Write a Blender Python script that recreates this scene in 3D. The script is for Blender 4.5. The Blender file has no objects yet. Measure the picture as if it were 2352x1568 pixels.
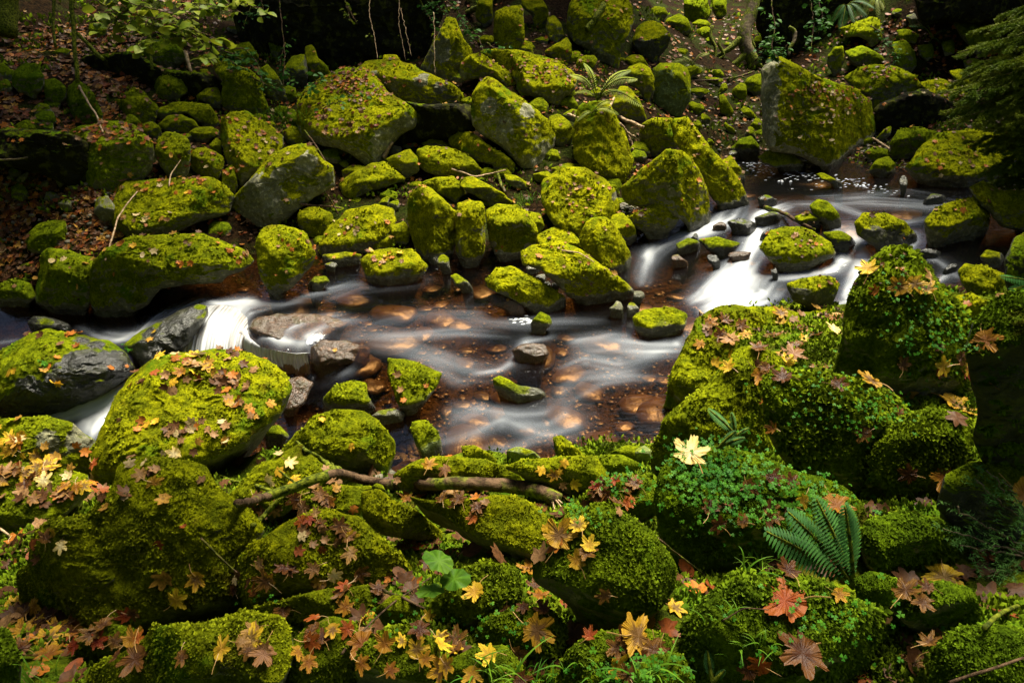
import bpy, math, random
import numpy as np
from mathutils import Vector, Matrix
from mathutils.bvhtree import BVHTree
R = math.radians
random.seed(7); rng = np.random.default_rng(7)
sc = bpy.context.scene; COL = sc.collection

# ------------------------------------------------------------------ camera, light
PITCH = 28.0; CAMZ = 3.0
cam = bpy.data.cameras.new('camera'); cam.lens = 24; cam.sensor_width = 36; cam.clip_end = 500; cam.clip_start = 0.05
camo = bpy.data.objects.new('camera', cam); COL.objects.link(camo)
camo.location = (0, 0, CAMZ); camo.rotation_euler = (R(90 - PITCH), 0, 0); sc.camera = camo
w = bpy.data.worlds.new('World'); sc.world = w; w.use_nodes = True
nt = w.node_tree; nt.nodes.clear()
SUN_EL, SUN_AZ = 66.0, 30.0      # azimuth clockwise from +Y
sky = nt.nodes.new('ShaderNodeTexSky'); sky.sky_type = 'NISHITA'; sky.sun_disc = False
sky.air_density = 0.7; sky.dust_density = 2.5; sky.ozone_density = 0.3; sky.sun_elevation = R(SUN_EL); sky.sun_rotation = R(SUN_AZ)
bg = nt.nodes.new('ShaderNodeBackground'); bg.inputs[1].default_value = 0.05
wo = nt.nodes.new('ShaderNodeOutputWorld')
nt.links.new(sky.outputs[0], bg.inputs[0]); nt.links.new(bg.outputs[0], wo.inputs[0])
sun = bpy.data.lights.new('sun', 'SUN'); sun.energy = 5.0; sun.angle = R(30); sun.color = (1, 0.94, 0.76)
suno = bpy.data.objects.new('sun', sun); COL.objects.link(suno)
sd = Vector((math.sin(R(SUN_AZ)) * math.cos(R(SUN_EL)), math.cos(R(SUN_AZ)) * math.cos(R(SUN_EL)), math.sin(R(SUN_EL))))
suno.rotation_euler = sd.to_track_quat('Z', 'Y').to_euler(); suno.location = (0, 0, 30)
vs = sc.view_settings; vs.view_transform = 'Standard'; vs.look = 'None'; vs.gamma = 1; vs.exposure = 1.96
sc.cycles.transparent_max_bounces = 12; sc.cycles.max_bounces = 6; sc.cycles.diffuse_bounces = 3; sc.cycles.glossy_bounces = 3
sc.cycles.use_denoising = True

# ------------------------------------------------------------------ geometry helpers
CAM = np.array([0, 0, CAMZ]); F = 1568.0
cp, sp = math.cos(R(PITCH)), math.sin(R(PITCH))
FW = np.array([0, cp, -sp]); UP = np.array([0, sp, cp]); RT = np.array([1., 0, 0])
def rays(px, py):
    px = np.asarray(px, float); py = np.asarray(py, float)
    u = (px - 1176) / F; v = (784 - py) / F
    return FW + u[..., None] * RT + v[..., None] * UP
def pt(px, py, t): return CAM + np.asarray(t, float)[..., None] * rays(px, py)
def on_z(px, py, z):
    d = rays(px, py); t = (np.asarray(z, float) - CAMZ) / d[..., 2]
    return CAM + t[..., None] * d
def project(P):
    q = P - CAM; t = q @ FW
    return 1176 + F * (q @ RT) / t, 784 - F * (q @ UP) / t, t

_perm = rng.permutation(512)
_perm = np.concatenate([_perm, _perm, _perm[:4]])
_grad = rng.normal(size=(512, 3)); _grad /= np.linalg.norm(_grad, axis=1)[:, None]
def noise3(P):
    P = np.asarray(P, float); i = np.floor(P).astype(int); f = P - i; i &= 511
    u = f * f * f * (f * (f * 6 - 15) + 10); out = 0
    for dx in (0, 1):
        for dy in (0, 1):
            for dz in (0, 1):
                h = _perm[(_perm[(_perm[(i[:, 0] + dx) & 511] + i[:, 1] + dy) & 511] + i[:, 2] + dz) & 511]
                g = _grad[h]; d = f - [dx, dy, dz]
                wgt = (u[:, 0] if dx else 1 - u[:, 0]) * (u[:, 1] if dy else 1 - u[:, 1]) * (u[:, 2] if dz else 1 - u[:, 2])
                out = out + wgt * (g * d).sum(1)
    return out * 1.5
def fbm(P, o=4, g=0.5):
    s = 0; a = 1
    for k in range(o): s = s + a * noise3(P * 2 ** k + 17.3 * k); a *= g
    return s
def sstep(a, b, x):
    x = np.clip((x - a) / (b - a), 0, 1); return x * x * (3 - 2 * x)

WLOC = {}
def new_mesh(name, V, Fc, mats, parent=None, attrs=None, smooth=True, loc=None, mat_idx=None):
    """V (n,3); Fc (m,k) array of quads or tris, or a list of such arrays."""
    V = np.asarray(V, np.float32)
    loc = np.zeros(3) if loc is None else np.asarray(loc, float)
    if not isinstance(Fc, list): Fc = [Fc]
    Fc = [np.asarray(f, np.int32) for f in Fc if len(f)]
    me = bpy.data.meshes.new(name)
    me.vertices.add(len(V)); me.vertices.foreach_set('co', (V - loc.astype(np.float32)).ravel())
    loops = np.concatenate([f.ravel() for f in Fc]); tot = np.concatenate([np.full(len(f), f.shape[1], np.int32) for f in Fc])
    me.loops.add(len(loops)); me.loops.foreach_set('vertex_index', loops)
    me.polygons.add(len(tot)); st = np.concatenate([[0], np.cumsum(tot)[:-1]]).astype(np.int32)
    me.polygons.foreach_set('loop_start', st); me.polygons.foreach_set('loop_total', tot)
    if mat_idx is not None: me.polygons.foreach_set('material_index', np.asarray(mat_idx, np.int32))
    me.update(calc_edges=True)
    if smooth: me.polygons.foreach_set('use_smooth', np.ones(len(tot), bool))
    for m in (mats if isinstance(mats, (list, tuple)) else [mats]): me.materials.append(m)
    for k, a in (attrs or {}).items():
        a = np.asarray(a, np.float32)
        if a.ndim == 1:
            at = me.attributes.new(k, 'FLOAT', 'POINT'); at.data.foreach_set('value', a)
        else:
            at = me.attributes.new(k, 'FLOAT_COLOR', 'POINT')
            at.data.foreach_set('color', np.c_[a, np.ones(len(a))].astype(np.float32).ravel())
    o = bpy.data.objects.new(name, me); COL.objects.link(o)
    WLOC[o] = loc.copy()
    if parent is not None:
        o.parent = parent; o.location = tuple(loc - WLOC.get(parent, np.array(parent.location)))
    else: o.location = tuple(loc)
    return o
def tag(o, label=None, cat=None, group=None, kind=None):
    if label: o['label'] = label
    if cat: o['category'] = cat
    if group: o['group'] = group
    if kind: o['kind'] = kind
    return o
def empty(name, loc):
    o = bpy.data.objects.new(name, None); o.empty_display_size = 0.1; o.location = tuple(loc); COL.objects.link(o); return o

# ------------------------------------------------------------------ materials
class NT:
    def __init__(s, name):
        s.m = bpy.data.materials.new(name); s.m.use_nodes = True; s.t = s.m.node_tree; s.t.nodes.clear()
        s.out = s.n('ShaderNodeOutputMaterial')
    def n(s, ty, **k):
        x = s.t.nodes.new(ty)
        for a, b in k.items(): setattr(x, a, b)
        return x
    def l(s, a, b): s.t.links.new(a, b)
    def put(s, sock, v):
        if v is None: return
        if hasattr(v, 'links'): s.l(v, sock)
        elif isinstance(v, (tuple, list)) and len(v) == 3 and sock.type == 'RGBA': sock.default_value = (*v, 1)
        else: sock.default_value = v
    def noise(s, co, sc_, det=4, rough=0.55, dist=0.0):
        x = s.n('ShaderNodeTexNoise'); x.inputs['Scale'].default_value = sc_; x.inputs['Detail'].default_value = det
        x.inputs['Roughness'].default_value = rough; x.inputs['Distortion'].default_value = dist
        if co is not None: s.l(co, x.inputs['Vector'])
        return x.outputs['Fac']
    def ramp(s, v, a, b, lo=0.0, hi=1.0, smooth=True):
        x = s.n('ShaderNodeMapRange'); x.interpolation_type = 'SMOOTHSTEP' if smooth else 'LINEAR'
        s.put(x.inputs[0], v); x.inputs[1].default_value = a; x.inputs[2].default_value = b
        x.inputs[3].default_value = lo; x.inputs[4].default_value = hi
        return x.outputs[0]
    def mix(s, f, a, b, mode='MIX'):
        x = s.n('ShaderNodeMix', data_type='RGBA', blend_type=mode)
        s.put(x.inputs[0], f); s.put(x.inputs[6], a); s.put(x.inputs[7], b); return x.outputs[2]
    def math(s, op, a, b=0.0, clamp=False):
        x = s.n('ShaderNodeMath', operation=op, use_clamp=clamp); s.put(x.inputs[0], a); s.put(x.inputs[1], b); return x.outputs[0]
    def attr(s, name, ty='GEOMETRY', out='Fac'):
        x = s.n('ShaderNodeAttribute', attribute_name=name, attribute_type=ty); return x.outputs[out]
    def bump(s, h, strength=0.5, dist=0.01, nrm=None):
        x = s.n('ShaderNodeBump'); x.inputs['Strength'].default_value = strength; x.inputs['Distance'].default_value = dist
        s.l(h, x.inputs['Height'])
        if nrm is not None: s.l(nrm, x.inputs['Normal'])
        return x.outputs[0]
    def bsdf(s, col, rough=0.7, nrm=None, spec=0.5, sub=None):
        x = s.n('ShaderNodeBsdfPrincipled'); s.put(x.inputs['Base Color'], col); s.put(x.inputs['Roughness'], rough)
        s.put(x.inputs['Specular IOR Level'], spec)
        if nrm is not None: s.l(nrm, x.inputs['Normal'])
        return x.outputs[0]
    def done(s, sh): s.l(sh, s.out.inputs[0]); return s.m
    def mixs(s, f, a, b):
        x = s.n('ShaderNodeMixShader'); s.put(x.inputs[0], f); s.l(a, x.inputs[1]); s.l(b, x.inputs[2]); return x.outputs[0]

def moss_colour(k, co, hue):
    n1 = k.noise(co, 2.2, 3); n2 = k.noise(co, 9.0, 5, 0.65); n3 = k.noise(co, 55.0, 4, 0.7)
    bright = k.mix(hue, (0.36, 0.35, 0.005), (0.075, 0.19, 0.007))
    mid = k.mix(hue, (0.15, 0.165, 0.005), (0.03, 0.085, 0.005))
    dark = k.mix(hue, (0.03, 0.036, 0.003), (0.008, 0.022, 0.003))
    c = k.mix(k.ramp(n2, 0.36, 0.62), mid, bright)
    c = k.mix(k.ramp(n1, 0.45, 0.66, 0, 0.75), c, k.mix(0.55, mid, dark))
    c = k.mix(k.ramp(n3, 0.38, 0.6, 0.55, 0.0), c, dark)
    c = k.mix(k.ramp(k.noise(co, 4.3, 4, 0.6), 0.58, 0.70, 0, 0.7), c, (0.075, 0.05, 0.008))
    mp = k.n('ShaderNodeMapping'); mp.inputs['Location'].default_value = (3.1, 7.7, 1.3); k.l(co, mp.inputs[0])
    c = k.mix(k.ramp(k.noise(mp.outputs[0], 3.1, 4, 0.65), 0.52, 0.66, 0, 0.6), c, (0.055, 0.14, 0.006))
    return c, n3

def make_rock_mat():
    k = NT('mossy_rock'); tc = k.n('ShaderNodeTexCoord'); co = tc.outputs['Object']
    moss = k.attr('moss'); wet = k.attr('wet'); hue = k.attr('hue', 'OBJECT')
    mc, n3 = moss_colour(k, co, hue)
    s1 = k.noise(co, 3.0, 5, 0.6); s2 = k.noise(co, 22.0, 5, 0.7); s3 = k.noise(co, 110.0, 3, 0.6)
    base = k.attr('stone', 'OBJECT', 'Color')
    stone = k.mix(k.ramp(s1, 0.3, 0.7), k.mix(0.55, base, (0.02, 0.022, 0.012)), base)
    stone = k.mix(k.ramp(s2, 0.5, 0.68, 0, 0.8), stone, k.mix(1.0, base, (2.0, 1.95, 1.75), 'MULTIPLY'))
    stone = k.mix(k.ramp(s3, 0.3, 0.5, 0.6, 0), stone, (0.025, 0.025, 0.016))
    stone = k.mix(k.ramp(k.noise(co, 7, 5, 0.7), 0.5, 0.62, 0, 0.55), stone, (0.07, 0.075, 0.008))
    f = k.math('ADD', moss, k.math('MULTIPLY', k.math('SUBTRACT', k.noise(co, 14, 5, 0.7), 0.5), 1.1))
    f = k.ramp(f, 0.38, 0.58)
    dry = k.mix(f, stone, mc)
    dk = k.mix(0.62, dry, (0.006, 0.006, 0.005))
    col = k.mix(wet, dry, dk)
    vo = k.n('ShaderNodeTexVoronoi'); vo.inputs['Scale'].default_value = 5.5; k.l(co, vo.inputs['Vector'])
    h = k.math('ADD', k.math('MULTIPLY', k.math('ADD', k.math('ADD', s2, k.math('MULTIPLY', s1, 2.0)), k.math('MULTIPLY', vo.outputs['Distance'], 0.0)), 1.0), k.math('MULTIPLY', s3, 0.35))
    b1 = k.bump(h, 0.9, 0.02)
    mh = k.math('MULTIPLY', k.noise(co, 38, 6, 0.75), 1.0)
    b2 = k.bump(mh, 1.0, 0.035, b1)
    rs = k.ramp(wet, 0, 1, 0.75, 0.16)
    x = k.n('ShaderNodeMix', data_type='FLOAT'); k.l(f, x.inputs[0]); k.l(rs, x.inputs[2]); x.inputs[3].default_value = 0.9
    nm = k.n('ShaderNodeMix', data_type='VECTOR'); k.l(f, nm.inputs[0]); k.l(b1, nm.inputs[4]); k.l(b2, nm.inputs[5])
    sp_ = k.math('MULTIPLY', k.math('MULTIPLY_ADD' if False else 'SUBTRACT', 1.0, f), 0.14); sp_ = k.math('MAXIMUM', sp_, k.math('MULTIPLY', wet, 0.5)); sp_ = k.math('MULTIPLY', sp_, k.attr('shine', 'OBJECT'))
    return k.done(k.bsdf(col, x.outputs[0], nm.outputs[1], sp_))
def make_tuft_mat():
    k = NT('moss_fronds'); co = k.n('ShaderNodeTexCoord').outputs['Object']
    hue = k.attr('hue', 'OBJECT'); mc, n3 = moss_colour(k, co, hue)
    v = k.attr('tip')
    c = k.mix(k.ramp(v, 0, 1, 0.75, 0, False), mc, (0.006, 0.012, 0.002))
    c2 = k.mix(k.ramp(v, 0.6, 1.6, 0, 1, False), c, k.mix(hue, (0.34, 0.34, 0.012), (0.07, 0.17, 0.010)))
    ge = k.n('ShaderNodeNewGeometry'); na = k.attr('base_normal', out='Vector'); vm = k.n('ShaderNodeVectorMath', operation='SCALE'); k.l(na, vm.inputs[0]); vm.inputs['Scale'].default_value = 1.6
    va = k.n('ShaderNodeVectorMath', operation='ADD'); k.l(vm.outputs[0], va.inputs[0]); k.l(ge.outputs['Normal'], va.inputs[1]); vn = k.n('ShaderNodeVectorMath', operation='NORMALIZE'); k.l(va.outputs[0], vn.inputs[0])
    d = k.n('ShaderNodeBsdfDiffuse'); k.l(c2, d.inputs[0]); k.l(vn.outputs[0], d.inputs['Normal']); t = k.n('ShaderNodeBsdfTranslucent'); k.l(c2, t.inputs[0])
    return k.done(k.mixs(0.12, d.outputs[0], t.outputs[0]))
def make_soil():
    k = NT('forest_soil'); co = k.n('ShaderNodeTexCoord').outputs['Object']
    n1 = k.noise(co, 1.5, 5); n2 = k.noise(co, 18, 5, 0.7); n3 = k.noise(co, 60, 4)
    c = k.mix(k.ramp(n2, 0.35, 0.65), (0.005, 0.0035, 0.002), (0.028, 0.015, 0.006))
    c = k.mix(k.ramp(n1, 0.45, 0.62, 0, 0.85), c, k.mix(k.ramp(n3, 0.35, 0.65), (0.008, 0.013, 0.002), (0.035, 0.05, 0.005)))
    c = k.mix(k.attr('bed'), c, k.mix(k.ramp(n2, 0.4, 0.6), (0.016, 0.010, 0.006), (0.055, 0.034, 0.016)))
    mc, _ = moss_colour(k, co, 0.55); c = k.mix(k.math('MULTIPLY', k.attr('bank'), k.ramp(k.noise(co, 3.3, 5, .65), .34, .5)), c, mc)
    return k.done(k.bsdf(c, 0.9, k.bump(n2, 1.0, 0.08), 0.02))
def make_bed_stone():
    k = NT('riverbed_stone'); co = k.n('ShaderNodeTexCoord').outputs['Object']
    r = k.n('ShaderNodeObjectInfo').outputs['Random']
    c = k.mix(r, (0.062, 0.036, 0.017), (0.024, 0.018, 0.011)); n = k.noise(co, 9, 5, 0.7)
    c = k.mix(k.ramp(n, 0.35, 0.68, 0.7, 0), c, (0.025, 0.013, 0.006))
    c = k.mix(k.ramp(k.noise(co, 40, 3), 0.58, 0.7, 0, 0.4), c, (0.12, 0.08, 0.035))
    return k.done(k.bsdf(c, 0.35, k.bump(n, 0.6, 0.02), 0.5))
def make_water():
    k = NT('stream_water'); co = k.n('ShaderNodeNewGeometry').outputs['Position']
    foam = k.attr('foam'); fine = k.attr('streak')
    mp = k.n('ShaderNodeMapping'); mp.inputs['Scale'].default_value = (2.2, 7, 3); mp.inputs['Rotation'].default_value = (0, 0, R(12)); k.l(co, mp.inputs[0])
    n = k.noise(mp.outputs[0], 2.4, 3, 0.5, 0.6)
    nb = k.bump(k.math('ADD', n, k.math('MULTIPLY', fine, 0.7)), 0.10, 0.05)
    tr = k.n('ShaderNodeBsdfTransparent'); tr.inputs[0].default_value = (0.74, 0.53, 0.31, 1)
    gl = k.n('ShaderNodeBsdfGlossy'); gl.inputs[0].default_value = (0.9, 0.93, 1.0, 1); gl.inputs['Roughness'].default_value = 0.14; k.l(nb, gl.inputs['Normal'])
    fr = k.n('ShaderNodeFresnel'); fr.inputs[0].default_value = 1.33; k.l(nb, fr.inputs['Normal'])
    wt = k.mixs(k.math('MULTIPLY', fr.outputs[0], 0.85, True), tr.outputs[0], gl.outputs[0])
    d = k.n('ShaderNodeBsdfDiffuse'); k.l(k.mix(k.ramp(foam, 0.0, 0.8), (0.26, 0.29, 0.35), (0.66, 0.68, 0.70)), d.inputs[0])
    return k.done(k.mixs(k.math('MULTIPLY', foam, 1.0, True), wt, d.outputs[0]))
def make_fall():
    k = NT('falling_water'); v = k.attr('foam')
    d = k.n('ShaderNodeBsdfDiffuse'); d.inputs[0].default_value = (0.66, 0.68, 0.7, 1)
    t = k.n('ShaderNodeBsdfTransparent'); t.inputs[0].default_value = (0.75, 0.6, 0.45, 1)
    return k.done(k.mixs(v, t.outputs[0], d.outputs[0]))
def make_leaf(name, c_in, c_out, spot, rough=0.45, tr=0.25):
    k = NT(name); co = k.n('ShaderNodeTexCoord').outputs['Object']; r = k.n('ShaderNodeObjectInfo').outputs['Random']
    rad = k.attr('rad'); n = k.noise(co, 26, 5, 0.7)
    f = k.math('ADD', rad, k.math('MULTIPLY', k.math('SUBTRACT', n, 0.5), 0.9))
    c = k.mix(k.ramp(f, 0.35, 0.75), c_in, c_out)
    c = k.mix(k.ramp(k.noise(co, 60, 4, 0.7), 0.56, 0.66, 0, 0.75), c, spot)
    hs = k.n('ShaderNodeHueSaturation'); k.l(c, hs.inputs['Color']); k.l(k.ramp(r, 0, 1, 0.65, 1.25, False), hs.inputs['Value'])
    k.l(k.ramp(r, 0, 1, 0.488, 0.512, False), hs.inputs['Hue'])
    c = hs.outputs[0]
    c = k.mix(k.attr('vein'), c, k.mix(0.5, c, (0.5, 0.3, 0.08)))
    p = k.bsdf(c, rough, k.bump(n, 0.4, 0.004), 0.16); t = k.n('ShaderNodeBsdfTranslucent'); k.l(c, t.inputs[0])
    return k.done(k.mixs(tr, p, t.outputs[0]))
def make_litter():
    k = NT('leaf_litter'); c = k.attr('tint', out='Color'); co = k.n('ShaderNodeTexCoord').outputs['Object']
    c = k.mix(k.ramp(k.noise(co, 70, 3), 0.4, 0.65, 0, 0.5), c, (0.03, 0.014, 0.006))
    p = k.bsdf(c, 0.5, None, 0.12); t = k.n('ShaderNodeBsdfTranslucent'); k.l(c, t.inputs[0])
    return k.done(k.mixs(0.2, p, t.outputs[0]))
def make_green(name, a, b, tr=0.35, scale=6, rough=0.5):
    k = NT(name); co = k.n('ShaderNodeNewGeometry').outputs['Position']
    c = k.mix(k.ramp(k.noise(co, scale, 3), 0.35, 0.65), a, b)
    v = k.attr('var'); c = k.mix(k.ramp(v, 0, 1, 0.0, 0.6, False), c, k.mix(0.5, a, (0.0, 0.0, 0.0)))
    p = k.bsdf(c, rough, None, 0.07); t = k.n('ShaderNodeBsdfTranslucent'); k.l(c, t.inputs[0])
    return k.done(k.mixs(tr, p, t.outputs[0]))
def make_bark(name, a, b, mossc=0.5):
    k = NT(name); co = k.n('ShaderNodeTexCoord').outputs['Object']
    n = k.noise(co, 16, 6, 0.7, 0.5); c = k.mix(k.ramp(n, 0.35, 0.62), a, b)
    m = k.ramp(k.noise(co, 3.5, 4, 0.6), 0.62 - 0.35 * mossc, 0.72 - 0.35 * mossc)
    c = k.mix(m, c, k.mix(k.ramp(k.noise(co, 40, 4), 0.35, 0.65), (0.02, 0.03, 0.003), (0.15, 0.17, 0.01)))
    return k.done(k.bsdf(c, 0.85, k.bump(n, 1.0, 0.02), 0.1))
M_ROCK, M_TUFT, M_SOIL, M_BED, M_WATER, M_FALL = make_rock_mat(), make_tuft_mat(), make_soil(), make_bed_stone(), make_water(), make_fall()
LEAFM = {
 'yellow': make_leaf('yellow_leaf', (0.40, 0.22, 0.02), (0.50, 0.32, 0.018), (0.13, 0.05, 0.012)),
 'gold': make_leaf('yellow_rimmed_brown_leaf', (0.15, 0.08, 0.02), (0.44, 0.26, 0.015), (0.12, 0.05, 0.012)),
 'orange': make_leaf('orange_leaf', (0.20, 0.075, 0.01), (0.30, 0.14, 0.01), (0.06, 0.02, 0.007)),
 'tan': make_leaf('tan_leaf', (0.27, 0.145, 0.065), (0.27, 0.14, 0.04), (0.12, 0.055, 0.02)),
 'cream': make_leaf('cream_leaf', (0.62, 0.50, 0.26), (0.62, 0.46, 0.16), (0.3, 0.18, 0.06)),
 'brown': make_leaf('brown_leaf', (0.07, 0.028, 0.012), (0.13, 0.055, 0.012), (0.03, 0.014, 0.007), 0.3),
 'red': make_leaf('red_leaf', (0.22, 0.04, 0.009), (0.25, 0.06, 0.009), (0.08, 0.02, 0.01)),
}
LEAFW = {'yellow': 'bright yellow', 'gold': 'yellow-rimmed brown', 'orange': 'orange', 'tan': 'pinkish tan', 'cream': 'pale cream', 'brown': 'wet dark brown', 'red': 'rusty red'}
M_LITTER = make_litter()
M_STALK = NT('leaf_stalk'); M_STALK = M_STALK.done(M_STALK.bsdf((0.35, 0.2, 0.06), 0.5))
M_HAZEL = make_green('hazel_leaf', (0.09, 0.14, 0.01), (0.20, 0.22, 0.012), 0.4)
M_BRAMBLE = make_green('bramble_leaf', (0.03, 0.10, 0.015), (0.07, 0.17, 0.02), 0.3)
M_FERN = make_green('fern_frond', (0.16, 0.22, 0.01), (0.32, 0.34, 0.02), 0.4)
M_FERND = make_green('dark_fern_frond', (0.02, 0.09, 0.012), (0.05, 0.16, 0.02), 0.3)
M_SPRUCE = make_green('spruce_needles', (0.08, 0.13, 0.01), (0.22, 0.26, 0.02), 0.2, 2.5)
M_FIR = make_green('fir_needles', (0.06, 0.17, 0.03), (0.14, 0.3, 0.06), 0.2, 9)
M_GRASS = make_green('grass_blade', (0.05, 0.16, 0.01), (0.16, 0.28, 0.015), 0.3)
M_SORREL = make_green('sorrel_leaf', (0.025, 0.12, 0.007), (0.08, 0.22, 0.012), 0.25, 14)
M_LIME = make_green('lime_leaf', (0.045, 0.125, 0.008), (0.10, 0.19, 0.012), 0.25, 12)
M_BARK = make_bark('grey_bark', (0.05, 0.038, 0.022), (0.16, 0.12, 0.07), 0.5)
M_BRANCH = make_bark('dead_branch_bark', (0.016, 0.009, 0.005), (0.11, 0.066, 0.036), 0.35)
M_MBRANCH = make_bark('mossy_branch_bark', (0.05, 0.04, 0.01), (0.12, 0.11, 0.02), 1.2)
M_TWIG = make_bark('pale_twig_wood', (0.16, 0.10, 0.055), (0.42, 0.30, 0.18), -0.4)
M_ROOF = make_green('canopy_leaf', (0.06, 0.09, 0.012), (0.14, 0.13, 0.015), 0.12)

# ------------------------------------------------------------------ ground and water levels
GC = [ # px, py, z : ground control points on the visible bank
 (0,1560,1.0),(250,1560,1.05),(500,1560,1.15),(800,1560,1.35),(1176,1560,1.45),(1500,1560,1.45),(1900,1560,1.5),(2350,1560,1.5),
 (0,1350,.55),(250,1450,.75),(550,1400,.75),(900,1380,1.0),(1200,1300,1.1),(1500,1350,1.25),(1750,1320,1.35),(2050,1320,1.3),(2350,1300,1.35),
 (0,1200,.05),(200,1120,-.1),(560,1200,.35),(800,1200,.55),(1000,1240,.7),(1300,1160,.85),(1500,1180,1.05),(1750,1200,1.15),(2000,1150,1.1),(2350,1080,1.3),
 (560,1110,.1),(800,1110,.15),(1000,1110,.25),(1250,1110,.35),(1450,1080,.5),(1520,1040,.5),(1700,1010,.85),(1900,950,1.0),(2100,900,1.15),(2300,860,1.3),
 (1900,780,.75),(2150,800,1.05),(2260,720,.9),(1620,900,.5),(2352,640,.6),(2240,680,.45),
 (0,640,-.2),(0,560,.1),(150,600,.1),(0,420,.75),(200,420,.75),(0,300,1.25),(0,180,1.75),(0,60,2.3),(200,300,1.15),(200,150,1.8),(200,20,2.5),
 (350,560,.15),(500,540,.2),(400,420,.7),(400,300,1.1),(400,180,1.6),(400,40,2.4),(600,520,.2),(600,400,.7),(600,280,1.15),(600,160,1.7),(600,40,2.3),
 (780,560,.12),(780,450,.45),(780,340,.9),(780,220,1.35),(800,130,1.7),(800,40,2.15),(950,600,.08),(950,450,.5),(950,320,.9),(950,200,1.5),(950,100,1.9),(950,20,2.4),
 (1150,600,.08),(1150,450,.5),(1150,330,.95),(1150,210,1.5),(1150,100,2.0),(1150,10,2.5),(1350,600,.1),(1350,480,.4),(1350,350,.85),(1350,230,1.35),(1350,120,1.85),(1350,10,2.4),
 (1500,500,.3),(1500,380,.65),(1500,260,1.15),(1500,140,1.6),(1500,20,2.3),(1650,330,.62),(1650,260,.8),(1650,190,1.15),(1650,100,1.6),(1650,10,2.2),
 (1760,345,.55),(1760,150,1.25),(1760,60,1.85),(1950,150,1.35),(1950,60,1.9),(1950,5,2.4),(2000,350,.55),(2150,250,.95),(2150,140,1.45),(2150,40,2.1),
 (2100,340,.6),(2300,400,.62),(2352,250,1.1),(2352,130,1.6),(2352,20,2.3)]
WC = [(-60,720,-.32),(100,740,-.35),(230,760,-.34),(330,770,-.25),(430,690,-.1),(520,660,0),(600,700,0.0),(640,770,0.0),(700,790,.0),(800,700,.02),(800,800,-.02),
 (1000,650,.03),(1000,800,.0),(1200,700,.03),(1200,850,.0),(1400,720,.05),(1400,900,.03),(1550,800,.06),(1520,1000,.02),(1300,1050,.0),(1000,1050,-.12),(1000,900,-.1),
 (600,785,0),(650,798,0),(705,800,0),(575,760,0),(600,852,-.3),(650,864,-.3),(690,868,-.3),(722,864,-.29),(560,842,-.29),(472,700,0),(505,698,0),(540,704,0),(415,812,-.28),(455,826,-.28),(500,836,-.28),(760,880,-.27),(700,910,-.3),(850,960,-.25),(640,880,-.3),(560,860,-.3),(480,800,-.25),(800,1060,-.28),(600,1040,-.35),(330,880,-.36),(200,930,-.5),(120,960,-.6),(230,1020,-.66),(-60,980,-.66),
 (1470,590,.1),(1500,650,.08),(1600,680,.1),(1700,690,.12),(1850,720,.14),(1560,550,.2),(1650,560,.25),(1650,500,.36),(1700,440,.45),(1700,600,.2),(1740,540,.3),(1800,470,.44),(1900,440,.48),
 (1900,630,.22),(2000,600,.32),(1950,560,.4),(2100,600,.4),(2060,480,.5),(2200,520,.52),(2250,460,.54),(2352,480,.58),(1700,360,.46),(1850,390,.48),(2050,400,.5),(2200,650,.42),(2352,600,.55)]
WPOLY = [(-200,640),(60,690),(200,690),(330,690),(450,640),(560,590),(720,600),(800,585),(1000,600),(1120,600),(1220,580),(1360,640),(1440,560),(1600,480),(1650,430),(1640,350),(1700,335),(1800,345),(1950,372),(2100,395),(2200,420),(2500,440),
 (2500,600),(2300,640),(2230,670),(2150,640),(2050,690),(1930,740),(1700,740),(1600,760),(1580,900),(1560,1000),(1500,1070),(1300,1075),(1150,1075),(900,1100),(700,1090),(560,1080),(300,1080),(230,1090),(100,1010),(-200,1030)]
class RBF:
    def __init__(s, P, z, lam=0.02):
        s.P = P; n = len(P); d = np.linalg.norm(P[:, None] - P[None], axis=2)
        A = np.zeros((n + 3, n + 3)); A[:n, :n] = -d; A[np.arange(n), np.arange(n)] += lam
        A[:n, n] = 1; A[:n, n + 1:] = P; A[n, :n] = 1; A[n + 1:, :n] = P.T
        s.w = np.linalg.solve(A, np.r_[z, 0, 0, 0])
    def __call__(s, X):
        out = np.empty(len(X))
        for i in range(0, len(X), 20000):
            x = X[i:i + 20000]; d = np.linalg.norm(x[:, None] - s.P[None], axis=2)
            out[i:i + 20000] = -d @ s.w[:-3] + s.w[-3] + x @ s.w[-2:]
        return out
def unproj(L):
    A = np.array(L, float); return on_z(A[:, 0], A[:, 1], A[:, 2])
_w = unproj(WC); WL = RBF(_w[:, :2], _w[:, 2], 0.01)
_g = unproj(GC)
far = np.array([(-14, 4, .5), (-14, 9, 3), (-10, 16, 6.5), (0, 17, 6.5), (10, 18, 6.5), (18, 14, 4.5), (16, 6, 1.5), (-9, 0, 1.5), (9, 0, 2.2), (0, 0, 1.55), (0, -6, 3), (-12, -8, 4), (12, -8, 4),
                (-25, 30, 15), (25, 30, 15), (0, 35, 17), (-30, 5, 8), (30, 5, 8), (-25, -20, 9), (25, -20, 9), (0, -25, 9), (-7, 4.6, -.6), (-10, 5, -.9), (13, 9, 1)])
GP = np.vstack([_g, far]); GL = RBF(GP[:, :2], GP[:, 2], 0.05)
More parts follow.
